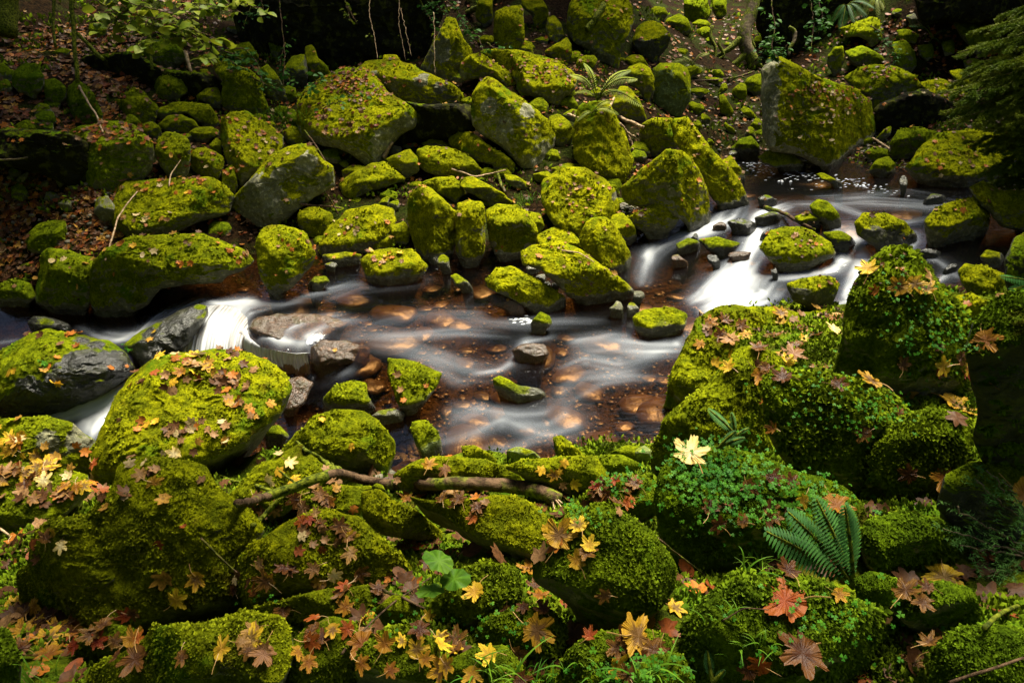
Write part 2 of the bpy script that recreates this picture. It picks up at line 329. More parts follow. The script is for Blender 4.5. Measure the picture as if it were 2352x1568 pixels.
# water outline in plan
def wl_fix(px, py):
    z = 0.1
    for _ in range(12):
        P = on_z(px, py, z); z = float(WL(P[None, :2])[0])
    return P
WPL = np.array([wl_fix(a, b)[:2] for a, b in WPOLY])
def inpoly(X, P):
    c = np.zeros(len(X), bool); n = len(P)
    for i in range(n):
        a, b = P[i], P[(i + 1) % n]
        m = (a[1] > X[:, 1]) != (b[1] > X[:, 1])
        c ^= m & (X[:, 0] < (b[0] - a[0]) * (X[:, 1] - a[1]) / (b[1] - a[1] + 1e-12) + a[0])
    return c
def polydist(X, P):
    d = np.full(len(X), 1e9); n = len(P)
    for i in range(n):
        a, b = P[i], P[(i + 1) % n]; ab = b - a
        t = np.clip(((X - a) @ ab) / (ab @ ab + 1e-12), 0, 1)
        d = np.minimum(d, np.linalg.norm(X - a - t[:, None] * ab, axis=1))
    return d
def ground(X):
    X = np.asarray(X, float); z = GL(X) + 0.05 * fbm(np.c_[X * 1.3, np.zeros(len(X))], 4) + 0.05 * np.abs(noise3(np.c_[X * 3.1, np.zeros(len(X))]))
    z += sstep(5.2, 4.0, X[:, 1]) * 0.17 * noise3(np.c_[X * 1.9 + 5, np.zeros(len(X))])
    near = (X[:, 0] > -9) & (X[:, 0] < 12) & (X[:, 1] > 2) & (X[:, 1] < 14)
    if near.any():
        Y = X[near]; sd_ = polydist(Y, WPL) * np.where(inpoly(Y, WPL), 1, -1)
        wl = WL(Y); bed = wl - 0.05 - 0.22 * sstep(0, 0.5, sd_) + 0.03 * fbm(np.c_[Y * 4, np.zeros(len(Y))], 3)
        f = sstep(-0.25, 0.05, sd_); zz = z[near]; z[near] = np.where(sd_ > 0.05, bed, zz * (1 - f) + np.minimum(zz, bed) * f)
    return z
def depth_on(px, py, fn=ground, t0=1.2, t1=22):
    d = rays(px, py); ts = np.linspace(t0, t1, 260); P = CAM + ts[:, None] * d
    h = P[:, 2] - fn(P[:, :2]); k = np.argmax(h < 0)
    if h[k] >= 0: return t1
    a, b = ts[max(k - 1, 0)], ts[k]
    ts = np.linspace(a, b, 12); P = CAM + ts[:, None] * d; h = P[:, 2] - fn(P[:, :2]); k = np.argmax(h < 0)
    return ts[k]
def water_or_ground(X):
    z = ground(X); ins = inpoly(X, WPL); return np.where(ins, np.maximum(z, WL(X)), z)

def grid_mesh(x0, x1, y0, y1, nx, ny, warp=None):
    xs = np.linspace(x0, x1, nx); ys = np.linspace(y0, y1, ny)
    X, Y = np.meshgrid(xs, ys); P = np.c_[X.ravel(), Y.ravel()]
    i = np.arange(nx * ny).reshape(ny, nx)
    return P, np.stack([i[:-1, :-1], i[:-1, 1:], i[1:, 1:], i[1:, :-1]], -1).reshape(-1, 4)
def warp1(n, lo, hi, c, w_):
    s = np.linspace(-1, 1, n); return np.sort(np.clip(np.where(s < 0, c - w_ * (-s) - (c - w_ - lo) * (-s) ** 6, c + w_ * s + (hi - c - w_) * s ** 6), lo, hi))
gx = warp1(330, -60, 60, 0, 9); gy = warp1(300, -50, 70, 6, 7)
X, Y = np.meshgrid(gx, gy); GPts = np.c_[X.ravel(), Y.ravel()]; i = np.arange(GPts.shape[0]).reshape(len(gy), len(gx))
gq = np.stack([i[:-1, :-1], i[:-1, 1:], i[1:, 1:], i[1:, :-1]], -1).reshape(-1, 4)
gz = ground(GPts)
bed = inpoly(GPts, WPL) & (np.abs(GPts[:, 0]) < 14)
G = new_mesh('ground', np.c_[GPts, gz], gq, M_SOIL, attrs={'bed': bed.astype(float), 'bank': (GPts[:, 1] < 6.5).astype(float) * (~bed)}); tag(G, kind='structure')
BV, BF, BH = [np.c_[GPts, gz]], [gq], [np.full(len(gq), -1)]; bvn = len(GPts)

# ------------------------------------------------------------------ water with its foam
CELL = 0.017; wx0, wx1, wy0, wy1 = -6.2, 9.6, 3.9, 10.8
nx, ny = int((wx1 - wx0) / CELL), int((wy1 - wy0) / CELL)
foam = np.zeros((ny, nx)); sharp = np.zeros((ny, nx))
FOAM = [ # polyline px in flow order, half width px, strength, wander
 ([(2330,470),(2200,480),(2100,470),(2000,465),(1900,470)], 22, .9, 6), ([(2150,500),(2060,515),(1990,500),(1900,470),(1800,470)], 14, .8, 6),
 ([(2170,455),(2080,440),(1960,450),(1850,455)], 10, .5, 5),
 ([(2110,530),(2090,555),(2060,580),(2010,600)], 22, 1.0, 6), ([(1950,500),(1960,540),(1990,580),(1960,640),(1940,690)], 20, 1.0, 8),
 ([(1820,470),(1740,500),(1740,540),(1720,580),(1690,640),(1640,680)], 26, 1.2, 10), ([(1720,450),(1690,500),(1650,520),(1600,540),(1560,540),(1510,570),(1480,600)], 20, 1.1, 8),
 ([(1700,470),(1660,480),(1640,510),(1570,545)], 14, .9, 6), ([(1890,500),(1930,530),(1940,590),(1920,620),(1800,640),(1740,640)], 18, .9, 8),
 ([(1740,600),(1700,650),(1660,690),(1600,720)], 40, 1.2, 14), ([(1790,640),(1760,680),(1700,700),(1640,705)], 30, 1.0, 14), ([(1700,590),(1650,640),(1610,680),(1575,700)], 26, .9, 12),
 ([(2040,590),(1990,650),(1960,700),(1900,720)], 30, .8, 12), ([(1500,560),(1480,620),(1470,660)], 20, .5, 12),
 ([(2190,620),(2160,640),(2130,660)], 8, .9, 4), ([(2100,590),(2150,600),(2200,640)], 8, .7, 4),
 ([(1600,740),(1560,800),(1480,800),(1380,790),(1300,800)], 29, 0.384, 14), ([(1540,805),(1480,820),(1420,840),(1340,820),(1270,850)], 25, 0.310, 14), ([(1500,780),(1400,770),(1300,785)], 18, 0.310, 12),
 ([(1500,850),(1420,860),(1330,870),(1280,900)], 27, 0.248, 14), ([(1280,770),(1200,785),(1190,820),(1150,850),(1080,860)], 12, 0.496, 7),
 ([(1400,740),(1300,740),(1200,745),(1100,740),(1000,745)], 23, 0.174, 14), ([(1160,850),(1080,850),(1000,820),(920,800),(840,790)], 31, 0.223, 18),
 ([(1100,860),(1050,880),(1010,850),(930,830)], 18, 0.155, 12), ([(1180,770),(1060,760),(940,770),(820,770),(760,790)], 31, 0.198, 16),
 ([(1300,700),(1200,735),(1100,720),(980,720),(880,740),(780,770)], 25, 0.136, 18), ([(1000,640),(900,650),(820,660),(740,690)], 23, 0.155, 12), ([(850,640),(780,660),(700,680),(640,690),(560,690)], 16, 0.310, 8),
 ([(1250,880),(1280,920),(1250,950),(1180,955),(1080,940),(1020,930)], 27, 0.155, 14), ([(1330,880),(1310,930),(1330,980),(1250,1000),(1150,960),(1050,1000)], 37, 0.124, 22),
 ([(1350,870),(1290,900),(1300,950),(1260,975),(1170,975)], 16, 0.174, 12), ([(1170,950),(1080,990),(1000,1010),(960,990)], 46, 0.099, 20), ([(1540,870),(1450,870),(1380,880),(1300,930)], 14, 0.186, 10),
 ([(1260,1000),(1160,1030),(1100,1030)], 18, 0.217, 12), ([(1120,930),(1050,960),(1010,960)], 31, 0.136, 15),
 ([(700,690),(640,700),(560,695),(500,700),(460,690),(400,720),(340,750)], 16, .95, 8), ([(620,690),(560,705),(520,740),(490,790),(460,820)], 30, 1.3, 10), ([(560,720),(540,760),(530,800),(560,830),(600,840)], 22, 1.3, 8),
 ([(430,690),(360,730),(320,770),(280,770),(230,765)], 12, .9, 6), ([(340,735),(300,775),(240,780),(170,750)], 12, .75, 6), ([(330,760),(270,785),(200,770)], 10, .7, 5),
 ([(600,835),(650,850),(715,855)], 12, 1.2, 4), ([(345,860),(300,880),(230,920),(160,950),(90,970)], 34, 1.7, 9), ([(335,880),(290,920),(230,970),(215,1020)], 34, 1.7, 9), ([(330,865),(240,925),(180,965),(215,1000)], 20, .8, 10),
 ([(290,920),(250,970),(235,1000)], 20, .9, 7), ([(20,960),(60,965),(120,970)], 12, .6, 6), ([(60,690),(20,700),(-40,710)], 8, .35, 5), ([(50,780),(0,790),(-50,800)], 8, .4, 5),
 ([(860,740),(760,740),(700,770),(690,810)], 18, .3, 8), ([(800,720),(720,730),(660,760),(650,800)], 14, .35, 8), ([(620,780),(650,800),(700,808)], 8, .7, 4), ([(820,850),(760,865),(700,850)], 14, .25, 10),
]
def wl_pts(A):
    A = np.asarray(A, float); z = np.full(len(A), 0.1)
    for _ in range(10):
        P = on_z(A[:, 0], A[:, 1], z); z = WL(P[:, :2])
    return P
for pl, hw, st, wan in FOAM:
    A = np.array(pl, float); L = np.r_[0, np.cumsum(np.linalg.norm(np.diff(A, axis=0), axis=1))]
    P3 = wl_pts(A); Dm = np.linalg.norm(P3 - CAM, axis=1).mean()
    n = int(hw * 3.6)
    for j in range(n):
        off = rng.normal() * hw * 0.55; a0, a1 = sorted(rng.uniform(-0.05, 1.08, 2))
        if a1 - a0 < 0.15: a1 = a0 + 0.3
        ss = np.linspace(max(a0, 0), min(a1, 1), 24) * L[-1]
        x = np.interp(ss, L, A[:, 0]); y = np.interp(ss, L, A[:, 1])
        ww = wan * 0.35 * np.sin(ss / L[-1] * rng.uniform(2, 7) + rng.uniform(0, 6))
        tx, ty = np.gradient(x), np.gradient(y); tl = np.hypot(tx, ty) + 1e-6
        x = x - ty / tl * (off + ww); y = y + tx / tl * (off + ww) * 0.62
        q = wl_pts(np.c_[x, y])[:, :2]
        m = max(2, int(np.linalg.norm(np.diff(q, axis=0), axis=1).sum() / (CELL * 0.4)))
        s_ = np.linspace(0, 1, m); qx = np.interp(s_, np.linspace(0, 1, 24), q[:, 0]); qy = np.interp(s_, np.linspace(0, 1, 24), q[:, 1])
        am = np.sin(np.pi * s_) ** 0.7 * st * rng.uniform(0.15, 1.0) * math.exp(-(off / hw) ** 2 * 0.4)
        fx = (qx - wx0) / CELL; fy = (qy - wy0) / CELL
        ix = fx.astype(int); iy = fy.astype(int); ok = (ix > 1) & (ix < nx - 2) & (iy > 1) & (iy < ny - 2)
        for dx in (0, 1):
            for dy in (0, 1):
                wgt = (fx - ix if dx else 1 - fx + ix) * (fy - iy if dy else 1 - fy + iy)
                np.add.at(sharp, (iy[ok] + dy, ix[ok] + dx), (am * wgt)[ok] * 0.4)
def blur(a, r):
    k = np.exp(-np.arange(-3 * r, 3 * r + 1) ** 2 / (2 * r * r)); k /= k.sum()
    a = np.apply_along_axis(lambda v: np.convolve(v, k, 'same'), 0, a); return np.apply_along_axis(lambda v: np.convolve(v, k, 'same'), 1, a)
s1 = blur(sharp, 1); s3 = blur(sharp, 5)
foamv = 1 - np.exp(-(0.55 * s1 + 0.30 * s3) * 0.46)
# froth specks drifting on the upper pool and below the long boulder
def specks(cpx, cpy, rx, ry, n, size):
    for _ in range(n):
        a = rng.normal(size=2) * 0.5; q = wl_pts([[cpx + a[0] * rx, cpy + a[1] * ry + a[0] * rx * 0.25]])[0]
        ix, iy = int((q[0] - wx0) / CELL), int((q[1] - wy0) / CELL); r = max(1, int(rng.uniform(.5, 1) * size))
        if 3 < ix < nx - 4 and 3 < iy < ny - 4: foamv[iy:iy + 1, ix - r:ix + r] = 0.85
specks(1790, 385, 120, 30, 200, 1.2); specks(1720, 370, 50, 20, 60, 1.2); specks(1980, 425, 80, 14, 60, 1.4); specks(1205, 735, 36, 12, 26, 1.2)
P, q = grid_mesh(wx0, wx1, wy0, wy1, nx, ny)
z = WL(P) + 0.012 * (s1.ravel() * 0.15).clip(0, 1) + 0.03 * sstep(.3, 1, foamv.ravel()) * fbm(np.c_[P * 3, np.zeros(len(P))], 2)
sdw = np.where(inpoly(P, WPL), 1, -1); keep = (sdw > 0) | (polydist(P, WPL) < 0.15)
fk = keep[q].all(1); q = q[fk]; used = np.unique(q); rm = np.full(len(P), -1); rm[used] = np.arange(len(used))
WV = np.c_[P, z][used]; WQ = rm[q]
fo = foamv.ravel()[used]; st_ = (s1 - s3).ravel()[used]
wo_ = new_mesh('water', WV, WQ, M_WATER, attrs={'foam': fo.clip(0, 0.97), 'streak': np.clip(st_ * 0.25 + 0.5, 0, 1)}); tag(wo_, kind='structure')

# waterfall sheets over the ledge
def fall_sheet(top, bot, nseg, label, zt, zb, streak=16, add=0.0):
    A = np.array(top, float); B = np.array(bot, float)
    u = np.linspace(0, 1, nseg); la = np.linspace(0, 1, len(A)); lb = np.linspace(0, 1, len(B))
    T_ = on_z(np.interp(u, la, A[:, 0]), np.interp(u, la, A[:, 1]), zt); B_ = on_z(np.interp(u, lb, B[:, 0]), np.interp(u, lb, B[:, 1]), zb)
    v = np.linspace(0, 1, 18); out = T_[None] * (1 - v[:, None, None] ** 0.8) + B_[None] * v[:, None, None] ** 0.8
    out[:, :, 2] = T_[None, :, 2] * (1 - v[:, None] ** 2) + B_[None, :, 2] * v[:, None] ** 2
    j = np.interp(u * nseg, np.arange(nseg), rng.normal(size=nseg)); out[:, :, 1] -= 0.016 * j[None] * v[:, None] + 0.05 * np.sin(v[:, None] * np.pi)
    i = np.arange(18 * nseg).reshape(18, nseg); qd = np.stack([i[:-1, :-1], i[:-1, 1:], i[1:, 1:], i[1:, :-1]], -1).reshape(-1, 4)
    st = 0.5 + 0.5 * noise3(np.c_[u * streak, u * 0, u * 0]) + 0.35 * noise3(np.c_[u * streak * 3.1, u * 0 + 5, u * 0])
    fm = np.clip(((st[None] - .5) * 1.1 + 0.45 + add + 0.5 * v[:, None] ** 1.3) * (np.sin(np.pi * np.clip(u, .01, .99)) ** .12)[None] * (0.55 + .45 * sstep(0, .25, v))[:, None], 0.04, 0.97)
    o = new_mesh('waterfall', out.reshape(-1, 3), qd, M_FALL, attrs={'foam': fm.ravel()})
    return tag(o, kind='structure')
fall_sheet([(566,752),(574,776),(598,796),(640,806),(680,812),(712,810)], [(548,812),(575,835),(605,848),(645,856),(682,860),(716,856)], 120, '', 0.015, -0.3, 22, .3)
fall_sheet([(472,702),(505,700),(540,706),(568,730),(570,752)], [(415,808),(455,822),(500,832),(540,838),(560,838)], 110, '', 0.01, -0.28, 11)

# ------------------------------------------------------------------ boulders
TO = {'W': (0, 0, 1), 'A': (0, 0, 3), 'B': (784.6, 0, 3), 'C': (1567.3, 0, 3), 'D': (0, 523, 3), 'E': (784.6, 523, 3), 'F': (1567.3, 523, 3)}
ROCKS = []   # name, label, tile, flat polygon, options
def K(label, tile, p, name='mossy_boulder', **o):
    ox, oy, s = TO[tile]; a = np.array(p, float).reshape(-1, 2); a = a / s + [ox, oy]; ROCKS.append((name, label, a, o))
def B(label, cx, cy, rx, ry, rot=0, name='mossy_stone', **o):
    th = np.linspace(0, 2 * np.pi, 11)[:-1]; k = 1 + 0.16 * np.sin(3 * th + cx) + 0.08 * np.cos(5 * th + cy)
    x, y = rx * np.cos(th) * k, ry * np.sin(th) * k; c, s = math.cos(R(rot)), math.sin(R(rot))
    ROCKS.append((name, label, np.c_[cx + x * c - y * s, cy + x * s + y * c], o))
# --- far left bank
K('tall dark green double-humped boulder below the bramble on the left bank','A',[1480,420,1530,412,1600,440,1720,490,1790,560,1810,640,1850,760,1830,800,1700,790,1600,770,1540,740,1530,620,1545,560,1490,500],f=.3,h=.35)
K('yellow-green tilted boulder behind the grey bare-faced one','A',[1530,830,1600,780,1700,770,1760,820,1830,850,1940,940,1940,1010,1850,1110,1740,1200,1660,1280,1600,1180,1560,1080,1530,950],f=(.5,.9),h=.1)
K('grey tilted boulder with a bare pale face and moss along its top edge','A',[1530,1460,1600,1370,1750,1230,1870,1080,1960,1030,2100,1005,2160,1030,2210,1120,2280,1160,2290,1220,2280,1290,2200,1330,2100,1400,2000,1480,1880,1530,1770,1560,1650,1540,1560,1510],f=(.42,.06),m=.62,st=[(590,440,34),(612,455,42),(700,375,24),(640,410,22)],c='pale',h=.1,el=8,yaw=12,fz=.6)
K('flat-topped leaf-strewn boulder above the long bank boulder, left','W',[275,432,285,418,350,415,420,412,480,410,510,425,530,450,520,490,450,510,400,530,330,548,280,555,262,530,262,480],f=(.8,.75),h=.15)
K('large dark green boulder with brown leaves on its flat top, left bank','A',[470,930,560,880,700,850,830,850,920,870,960,920,1030,960,1050,1060,1040,1150,990,1220,930,1260,830,1290,700,1310,620,1300,560,1190,500,1090,470,1000],f=(.32,.3),h=.5,tt=22)
K('mid-sized mossy boulder with orange leaves right of the large dark green one','A',[1090,960,1150,910,1230,930,1290,960,1310,1010,1300,1180,1260,1250,1180,1230,1110,1140,1065,1060],h=.3)
K('rounded olive boulder between two leaning ones, left bank','A',[1330,1020,1450,1030,1530,1080,1540,1150,1500,1230,1420,1240,1350,1210,1300,1140,1300,1060],h=.15)
K('small rounded green stone beside the leaf-topped dark boulder','A',[970,860,1040,838,1100,870,1115,920,1080,955,1020,940,980,900],name='mossy_stone',h=.3)
K('low mossy stone in the hollow right of the arched boulder','A',[1300,920,1350,880,1450,875,1505,900,1500,940,1440,975,1370,980],name='mossy_stone',h=.25)
K('arched dark boulder capped with leaves, left bank','A',[1040,760,1120,740,1200,705,1320,715,1430,720,1470,780,1510,850,1480,880,1400,870,1340,830,1290,780,1200,800,1110,830,1080,800],h=.3)
K('shadowed boulder tucked under the arched one','A',[1090,860,1150,800,1240,790,1330,830,1370,880,1290,910,1180,910,1110,890],h=.35)
K('pyramid-shaped dark mossy boulder on the left bank','A',[870,640,920,605,990,640,1080,740,1060,840,1000,860,900,850,760,800,710,740,720,690,870,690],h=.35)
K('squat mossy boulder under the hanging hazel leaves','A',[1065,530,1150,505,1250,520,1290,560,1290,640,1230,680,1130,690,1075,650],h=.4)
K('narrow mossy stone right of the squat boulder under the hazel','A',[1300,500,1350,490,1400,570,1410,610,1370,630,1310,610],name='mossy_stone',h=.3)
K('small mossy stone left of the double-humped boulder','A',[1380,480,1430,480,1470,550,1450,590,1400,580],name='mossy_stone',h=.3)
K('broad shadowed boulder behind the hazel leaves','A',[880,330,1000,280,1150,270,1230,320,1290,400,1230,450,1080,470,1020,420,900,400],h=.6)
K('moss-draped rock pillar hanging in the dark hollow','A',[1850,180,1950,170,1990,230,1950,330,1910,400,1870,370,1850,290],h=.55,f=.1)
K('dark leaning slab below the bramble leaves','A',[1790,480,1850,450,1920,540,1960,620,1990,690,1900,690,1840,660,1810,580],h=.4,m=.6)
K('dark upright boulder inside the black hollow','A',[1960,480,2010,390,2100,380,2120,480,2110,590,2000,600,1950,560],h=.4,m=.5,c='dark')
K('humped dark boulder at the mouth of the black hollow','A',[2110,330,2160,315,2190,400,2250,450,2280,530,2260,580,2130,570,2100,480],h=.3)
K('wedge of bare stone deep in the black hollow','A',[2210,255,2260,260,2300,310,2250,365],name='mossy_stone',m=.3,h=.3)
K('mossy ledge stone left of the double-humped boulder foot','A',[1350,670,1420,610,1500,610,1530,680,1520,750,1470,750,1440,720],name='mossy_stone',h=.25)
K('low bright stone at the left foot of the leaf-littered slab','A',[1950,910,2010,870,2090,890,2120,960,2080,1000,1980,990],name='mossy_stone',h=.1)
K('dark mossy wedge behind the grey bare-faced boulder','A',[1530,1190,1600,1130,1640,1280,1610,1330,1530,1270],name='mossy_stone',h=.3)
K('dark moss mound among brown leaves, far left','A',[100,500,170,440,250,450,300,540,300,620,230,660,130,640,90,580],h=.7)
K('moss hummock under the bent pale stick, left bank','A',[470,600,540,560,620,620,680,740,710,800,690,860,600,870,500,840,460,720],h=.65)
K('moss lump beside the thin mossy stem, left bank','A',[300,560,380,540,450,600,460,680,400,720,320,690],h=.65)
K('little mossy wedge right of the olive boulder','A',[1440,1000,1490,950,1530,980,1530,1070,1470,1040],name='mossy_stone',h=.3)
K('grey stone with a bare face in the dark scree, left','A',[660,1370,740,1350,790,1420,780,1510,700,1540,650,1480],name='scree_stone',m=.15,h=.3,cat='stone')
for i_,(a,b,c_,d_,t_) in enumerate([(100,1195,50,34,'pale rounded'),(505,1285,42,30,'grey oval'),(455,1415,50,42,'squarish grey'),(90,1130,45,20,'flat dark'),(310,1270,26,30,'small upright'),(420,1245,45,35,'dark blunt'),(235,1160,36,38,'dim rounded'),(150,1230,60,24,'long low'),(350,1360,50,40,'brownish'),(120,1330,80,60,'moss-capped')]):
    B(t_+' stone in the dark scree at the far left',a/3,b/3,c_/3,d_/3,i_*20,name='scree_stone',m=.1 if i_<9 else .9,c='grey' if i_%3 else 'dark',g='dry stones in the scree',cat='stone',h=.5)
# --- centre back
K('long slab leaning across with a bright moss hump at its upper left','B',[115,480,180,430,295,415,300,385,380,390,410,430,510,455,540,480,650,530,780,600,850,680,830,710,760,750,700,770,560,770,430,720,350,650,290,600,200,560,140,520],f=(.35,.5),el=-6,yaw=-10,m=.75,st=[(970,180,18),(1010,200,14),(850,175,18),(890,205,20)],h=.02,dt=-.1)
K('broad flat leaf-littered slab with a grey broken right edge','W',[688,235,715,200,750,178,790,160,830,162,862,180,885,212,930,240,953,260,950,290,920,305,895,330,880,365,858,378,830,360,780,340,740,330,700,310,690,285],f=(.72,.62),tt=30,m=.85,st=[(885,320,26),(930,285,22),(870,350,16)],c='pale',h=.05)
K('tall pointed boulder standing at the edge of the black hollow','B',[550,470,600,370,650,280,690,190,730,135,780,140,810,210,850,290,900,370,840,430,810,500,820,540,740,560,640,530,560,500],f=.02,m=.66,s=(.45,-38,30),bx=.3,h=.05,st=[(1020,105,15),(1015,130,14)])
K('roof-shaped slab beside the pointed boulder','B',[820,480,840,430,890,380,960,370,1050,430,1150,500,1210,560,1215,600,1150,600,1050,540,980,540,900,545,850,560,820,520],f=(.1,.75),m=.65,el=0,h=.05)
K('large sloping boulder littered with brown leaves at the top centre','B',[970,370,1000,350,1150,345,1280,365,1400,400,1480,430,1570,480,1610,540,1590,610,1530,660,1480,705,1400,680,1300,650,1220,620,1210,560,1100,460],f=(.6,.7),h=.05)
K('big lichen-patched angular boulder in the middle of the slide','B',[905,720,920,650,960,580,1010,535,1080,570,1150,630,1260,700,1350,770,1430,840,1460,920,1440,1000,1400,1080,1330,1155,1230,1110,1150,1050,1080,990,970,930,920,860,905,790],f=(.06,.5),el=12,yaw=-14,m=.63,st=[(1125,245,18),(1160,290,18),(1210,255,14),(1225,375,14),(1150,320,14)],c='pale',h=.05)
K('tall yellow-green angular boulder leaning left of the driftwood','B',[1640,750,1700,720,1830,715,1870,780,1930,880,1970,1000,2005,1100,1990,1150,1960,1200,1920,1260,1850,1230,1750,1200,1660,1140,1610,1080,1605,950,1615,850],f=.04,el=26,s=(.45,-42,36),h=.0,m=1)
K('small rounded boulder wedged between the two largest central ones','B',[1430,810,1500,790,1580,850,1600,920,1570,990,1490,1010,1440,990,1455,920],h=.05)
K('upright blocky boulder with rusty moss near the top edge','B',[1060,90,1120,60,1240,45,1255,150,1250,290,1220,340,1130,345,1060,310,1045,220],f=.08,h=.08,el=12)
K('mossy block cut by the top edge left of the upright one','B',[925,60,960,-30,1040,-30,1035,160,990,180,930,140],f=.3,h=.08)
K('drooping mossy boulder at the top edge right of the upright block','B',[1230,-30,1370,-30,1420,70,1425,130,1380,190,1330,190,1310,100,1250,60],f=.4,h=.1)
K('small grey-bellied stone perched under the top edge','B',[1420,130,1460,110,1510,160,1535,250,1490,290,1430,270,1410,200],name='mossy_stone',f=.25,m=.55,h=.1)
K('great mossy boulder at the top edge with a log lying on it','B',[1600,-40,1940,-40,1990,60,2005,150,1970,260,1920,340,1905,440,1760,430,1700,340,1620,300,1560,220,1570,90],f=(.35,.3),el=20,h=.12)
K('round-topped boulder with a dark bare belly near the top edge','B',[2030,210,2080,165,2140,145,2210,175,2265,250,2240,330,2170,410,2120,420,2030,350,2005,290],f=(.5,.45),el=-8,m=.7,st=[(1490,115,18),(1475,105,16)],c='dark',h=.1)
K('low mossy boulder right of the small grey-bellied stone','B',[1400,360,1470,310,1550,260,1580,310,1590,370,1560,420,1470,415],h=.1)
K('small moss-capped stone below the round-topped boulder','B',[1950,410,2010,380,2070,385,2110,450,2090,490,2000,480],name='mossy_stone',h=.15)
K('boulder tapering to a point at its foot, right of the ferns','B',[1975,470,2060,435,2120,470,2155,540,2150,630,2120,705,2090,690,2060,630,1975,580],f=.3,el=4,h=.12)
K('dark rounded boulder with a pale green bare cheek','W',[1500,160,1520,148,1560,148,1580,160,1586,200,1582,235,1560,262,1530,262,1505,240,1498,190],f=.1,m=.55,st=[(1545,205,20),(1530,240,24)],c='green',h=.3,el=2)
K('smooth wedge-shaped boulder behind the yellow ferns','B',[1870,680,1920,600,1970,600,2040,680,2080,760,2105,820,1960,830,1890,780,1860,740],h=.08)
K('sloping slab below the big lichen-patched boulder','B',[745,970,800,920,900,915,1000,1000,1080,1040,1140,1080,1190,1130,1170,1190,1050,1180,1030,1130,930,1110,850,1050,760,1010],h=.1)
K('olive boulder with pale fallen leaves, left of the crooked twig','B',[530,1040,600,1010,750,1020,860,1060,920,1120,960,1180,880,1230,700,1210,590,1185,535,1140],f=.55,h=.08)
K('grey-brown stone resting behind the olive boulder','B',[545,990,610,960,690,965,740,1010,700,1030,600,1015],name='mossy_stone',m=.4,h=.1)
K('cracked-off right block of the long low slab','B',[300,1100,460,1030,520,1090,530,1180,440,1230,380,1180,320,1130],h=.08)
K('long low slab with a crack, below the leaf-littered slab','B',[-10,1270,80,1190,200,1130,290,1115,340,1160,430,1225,420,1250,300,1280,180,1330,70,1360,20,1350],f=(.4,.6),h=.08)
K('bare grey stone beside the pale driftwood stake','B',[310,1060,350,1000,410,1010,415,1050,370,1080],name='scree_stone',m=.1,cat='stone')
K('low mossy boulder at the back of the group above the upright pair','B',[550,1260,640,1230,750,1220,820,1260,840,1340,790,1395,720,1360,600,1310],h=.1)
K('long bright mossy block pointing down to the grass tuft','B',[820,1240,900,1215,1000,1270,1100,1330,1180,1390,1170,1420,1040,1420,960,1370,880,1330,830,1290],f=(.4,.3),h=.02)
K('big upright boulder with a dark left face by the water','W',[940,452,965,432,985,435,1015,458,1048,490,1050,530,1040,580,1020,605,995,605,960,580,942,530],f=.08,s=(.5,-40,34),el=14,h=.05,m=.88)
K('narrow upright block standing between two boulders at the bank','W',[1050,470,1075,462,1110,470,1115,520,1110,580,1095,615,1065,612,1048,580,1048,520],f=.12,el=22,h=.0)
K('rounded upright boulder with a pale scuffed side','W',[1118,490,1145,472,1185,472,1215,490,1235,530,1225,560,1195,590,1170,600,1145,590,1125,550],f=.3,st=[(1212,575,14)],m=.85,h=.08,c='pale')
K('large bright yellow-green slab facing the viewer at the centre','W',[1250,420,1290,385,1350,390,1385,415,1412,440,1420,480,1400,510,1360,520,1330,550,1300,545,1265,500,1248,460],f=.9,tt=42,h=-.02 if False else 0.0,m=1,st=[(1412,450,10)])
K('small dim stone above the large bright slab','B',[1320,1200,1420,1180,1480,1230,1470,1270,1340,1250],name='mossy_stone',h=.15)
K('grey stone like a log beside the grass tuft','B',[1120,1200,1200,1210,1310,1280,1270,1310,1180,1290,1130,1240],name='mossy_stone',m=.5,h=.1)
K('dark block under the driftwood pile','W',[1475,285,1500,272,1545,275,1560,300,1555,335,1530,350,1500,360,1480,345,1470,310],f=.1,m=.75,h=.08,el=2)
K('longest leaning boulder running down to the upper pool','W',[1540,280,1580,272,1600,300,1640,350,1690,400,1718,460,1715,475,1660,478,1640,460,1610,400,1580,370,1555,330],f=.3,el=18,yaw=20,h=.0,m=.95)
K('broad pyramid boulder above the cascade','W',[1432,430,1470,400,1530,350,1570,350,1600,385,1622,440,1625,480,1635,520,1590,530,1560,500,1500,480,1440,465],f=.04,s=(.62,-34,38),el=14,h=.03)
K('wet-footed boulder with a bright crest beside the cascade','W',[1445,500,1480,480,1540,450,1562,460,1560,500,1530,545,1500,548,1460,520],f=(.55,.12),m=.75,h=.03,el=0)
K('small blocky stone between the bright slab and the wet-footed boulder','W',[1405,495,1430,490,1455,515,1462,545,1445,562,1415,540,1403,515],name='mossy_stone',h=.1)
K('bright upright boulder at the cascade pool edge','W',[1335,530,1355,505,1390,498,1420,530,1450,590,1450,620,1430,632,1385,620,1350,590,1332,560],f=.2,el=28,h=.0,m=1)
K('small mossy block behind the long boulder with twigs','W',[1230,545,1270,522,1310,530,1350,575,1350,600,1290,575,1235,570],f=.5,h=.0,dt=.2)
K('long angular mossy boulder slanting down to the stream centre','W',[1200,580,1230,560,1280,555,1330,570,1380,610,1440,650,1458,668,1440,695,1400,700,1350,698,1310,680,1280,650,1240,620,1205,610],f=(.42,.62),el=2,h=.0,m=.85)
K('smooth oblong mossy boulder lying at the water edge, centre','W',[1115,645,1140,615,1180,610,1230,640,1300,680,1298,700,1270,720,1235,718,1180,690,1125,665],f=(.4,.45),el=18,h=.05)
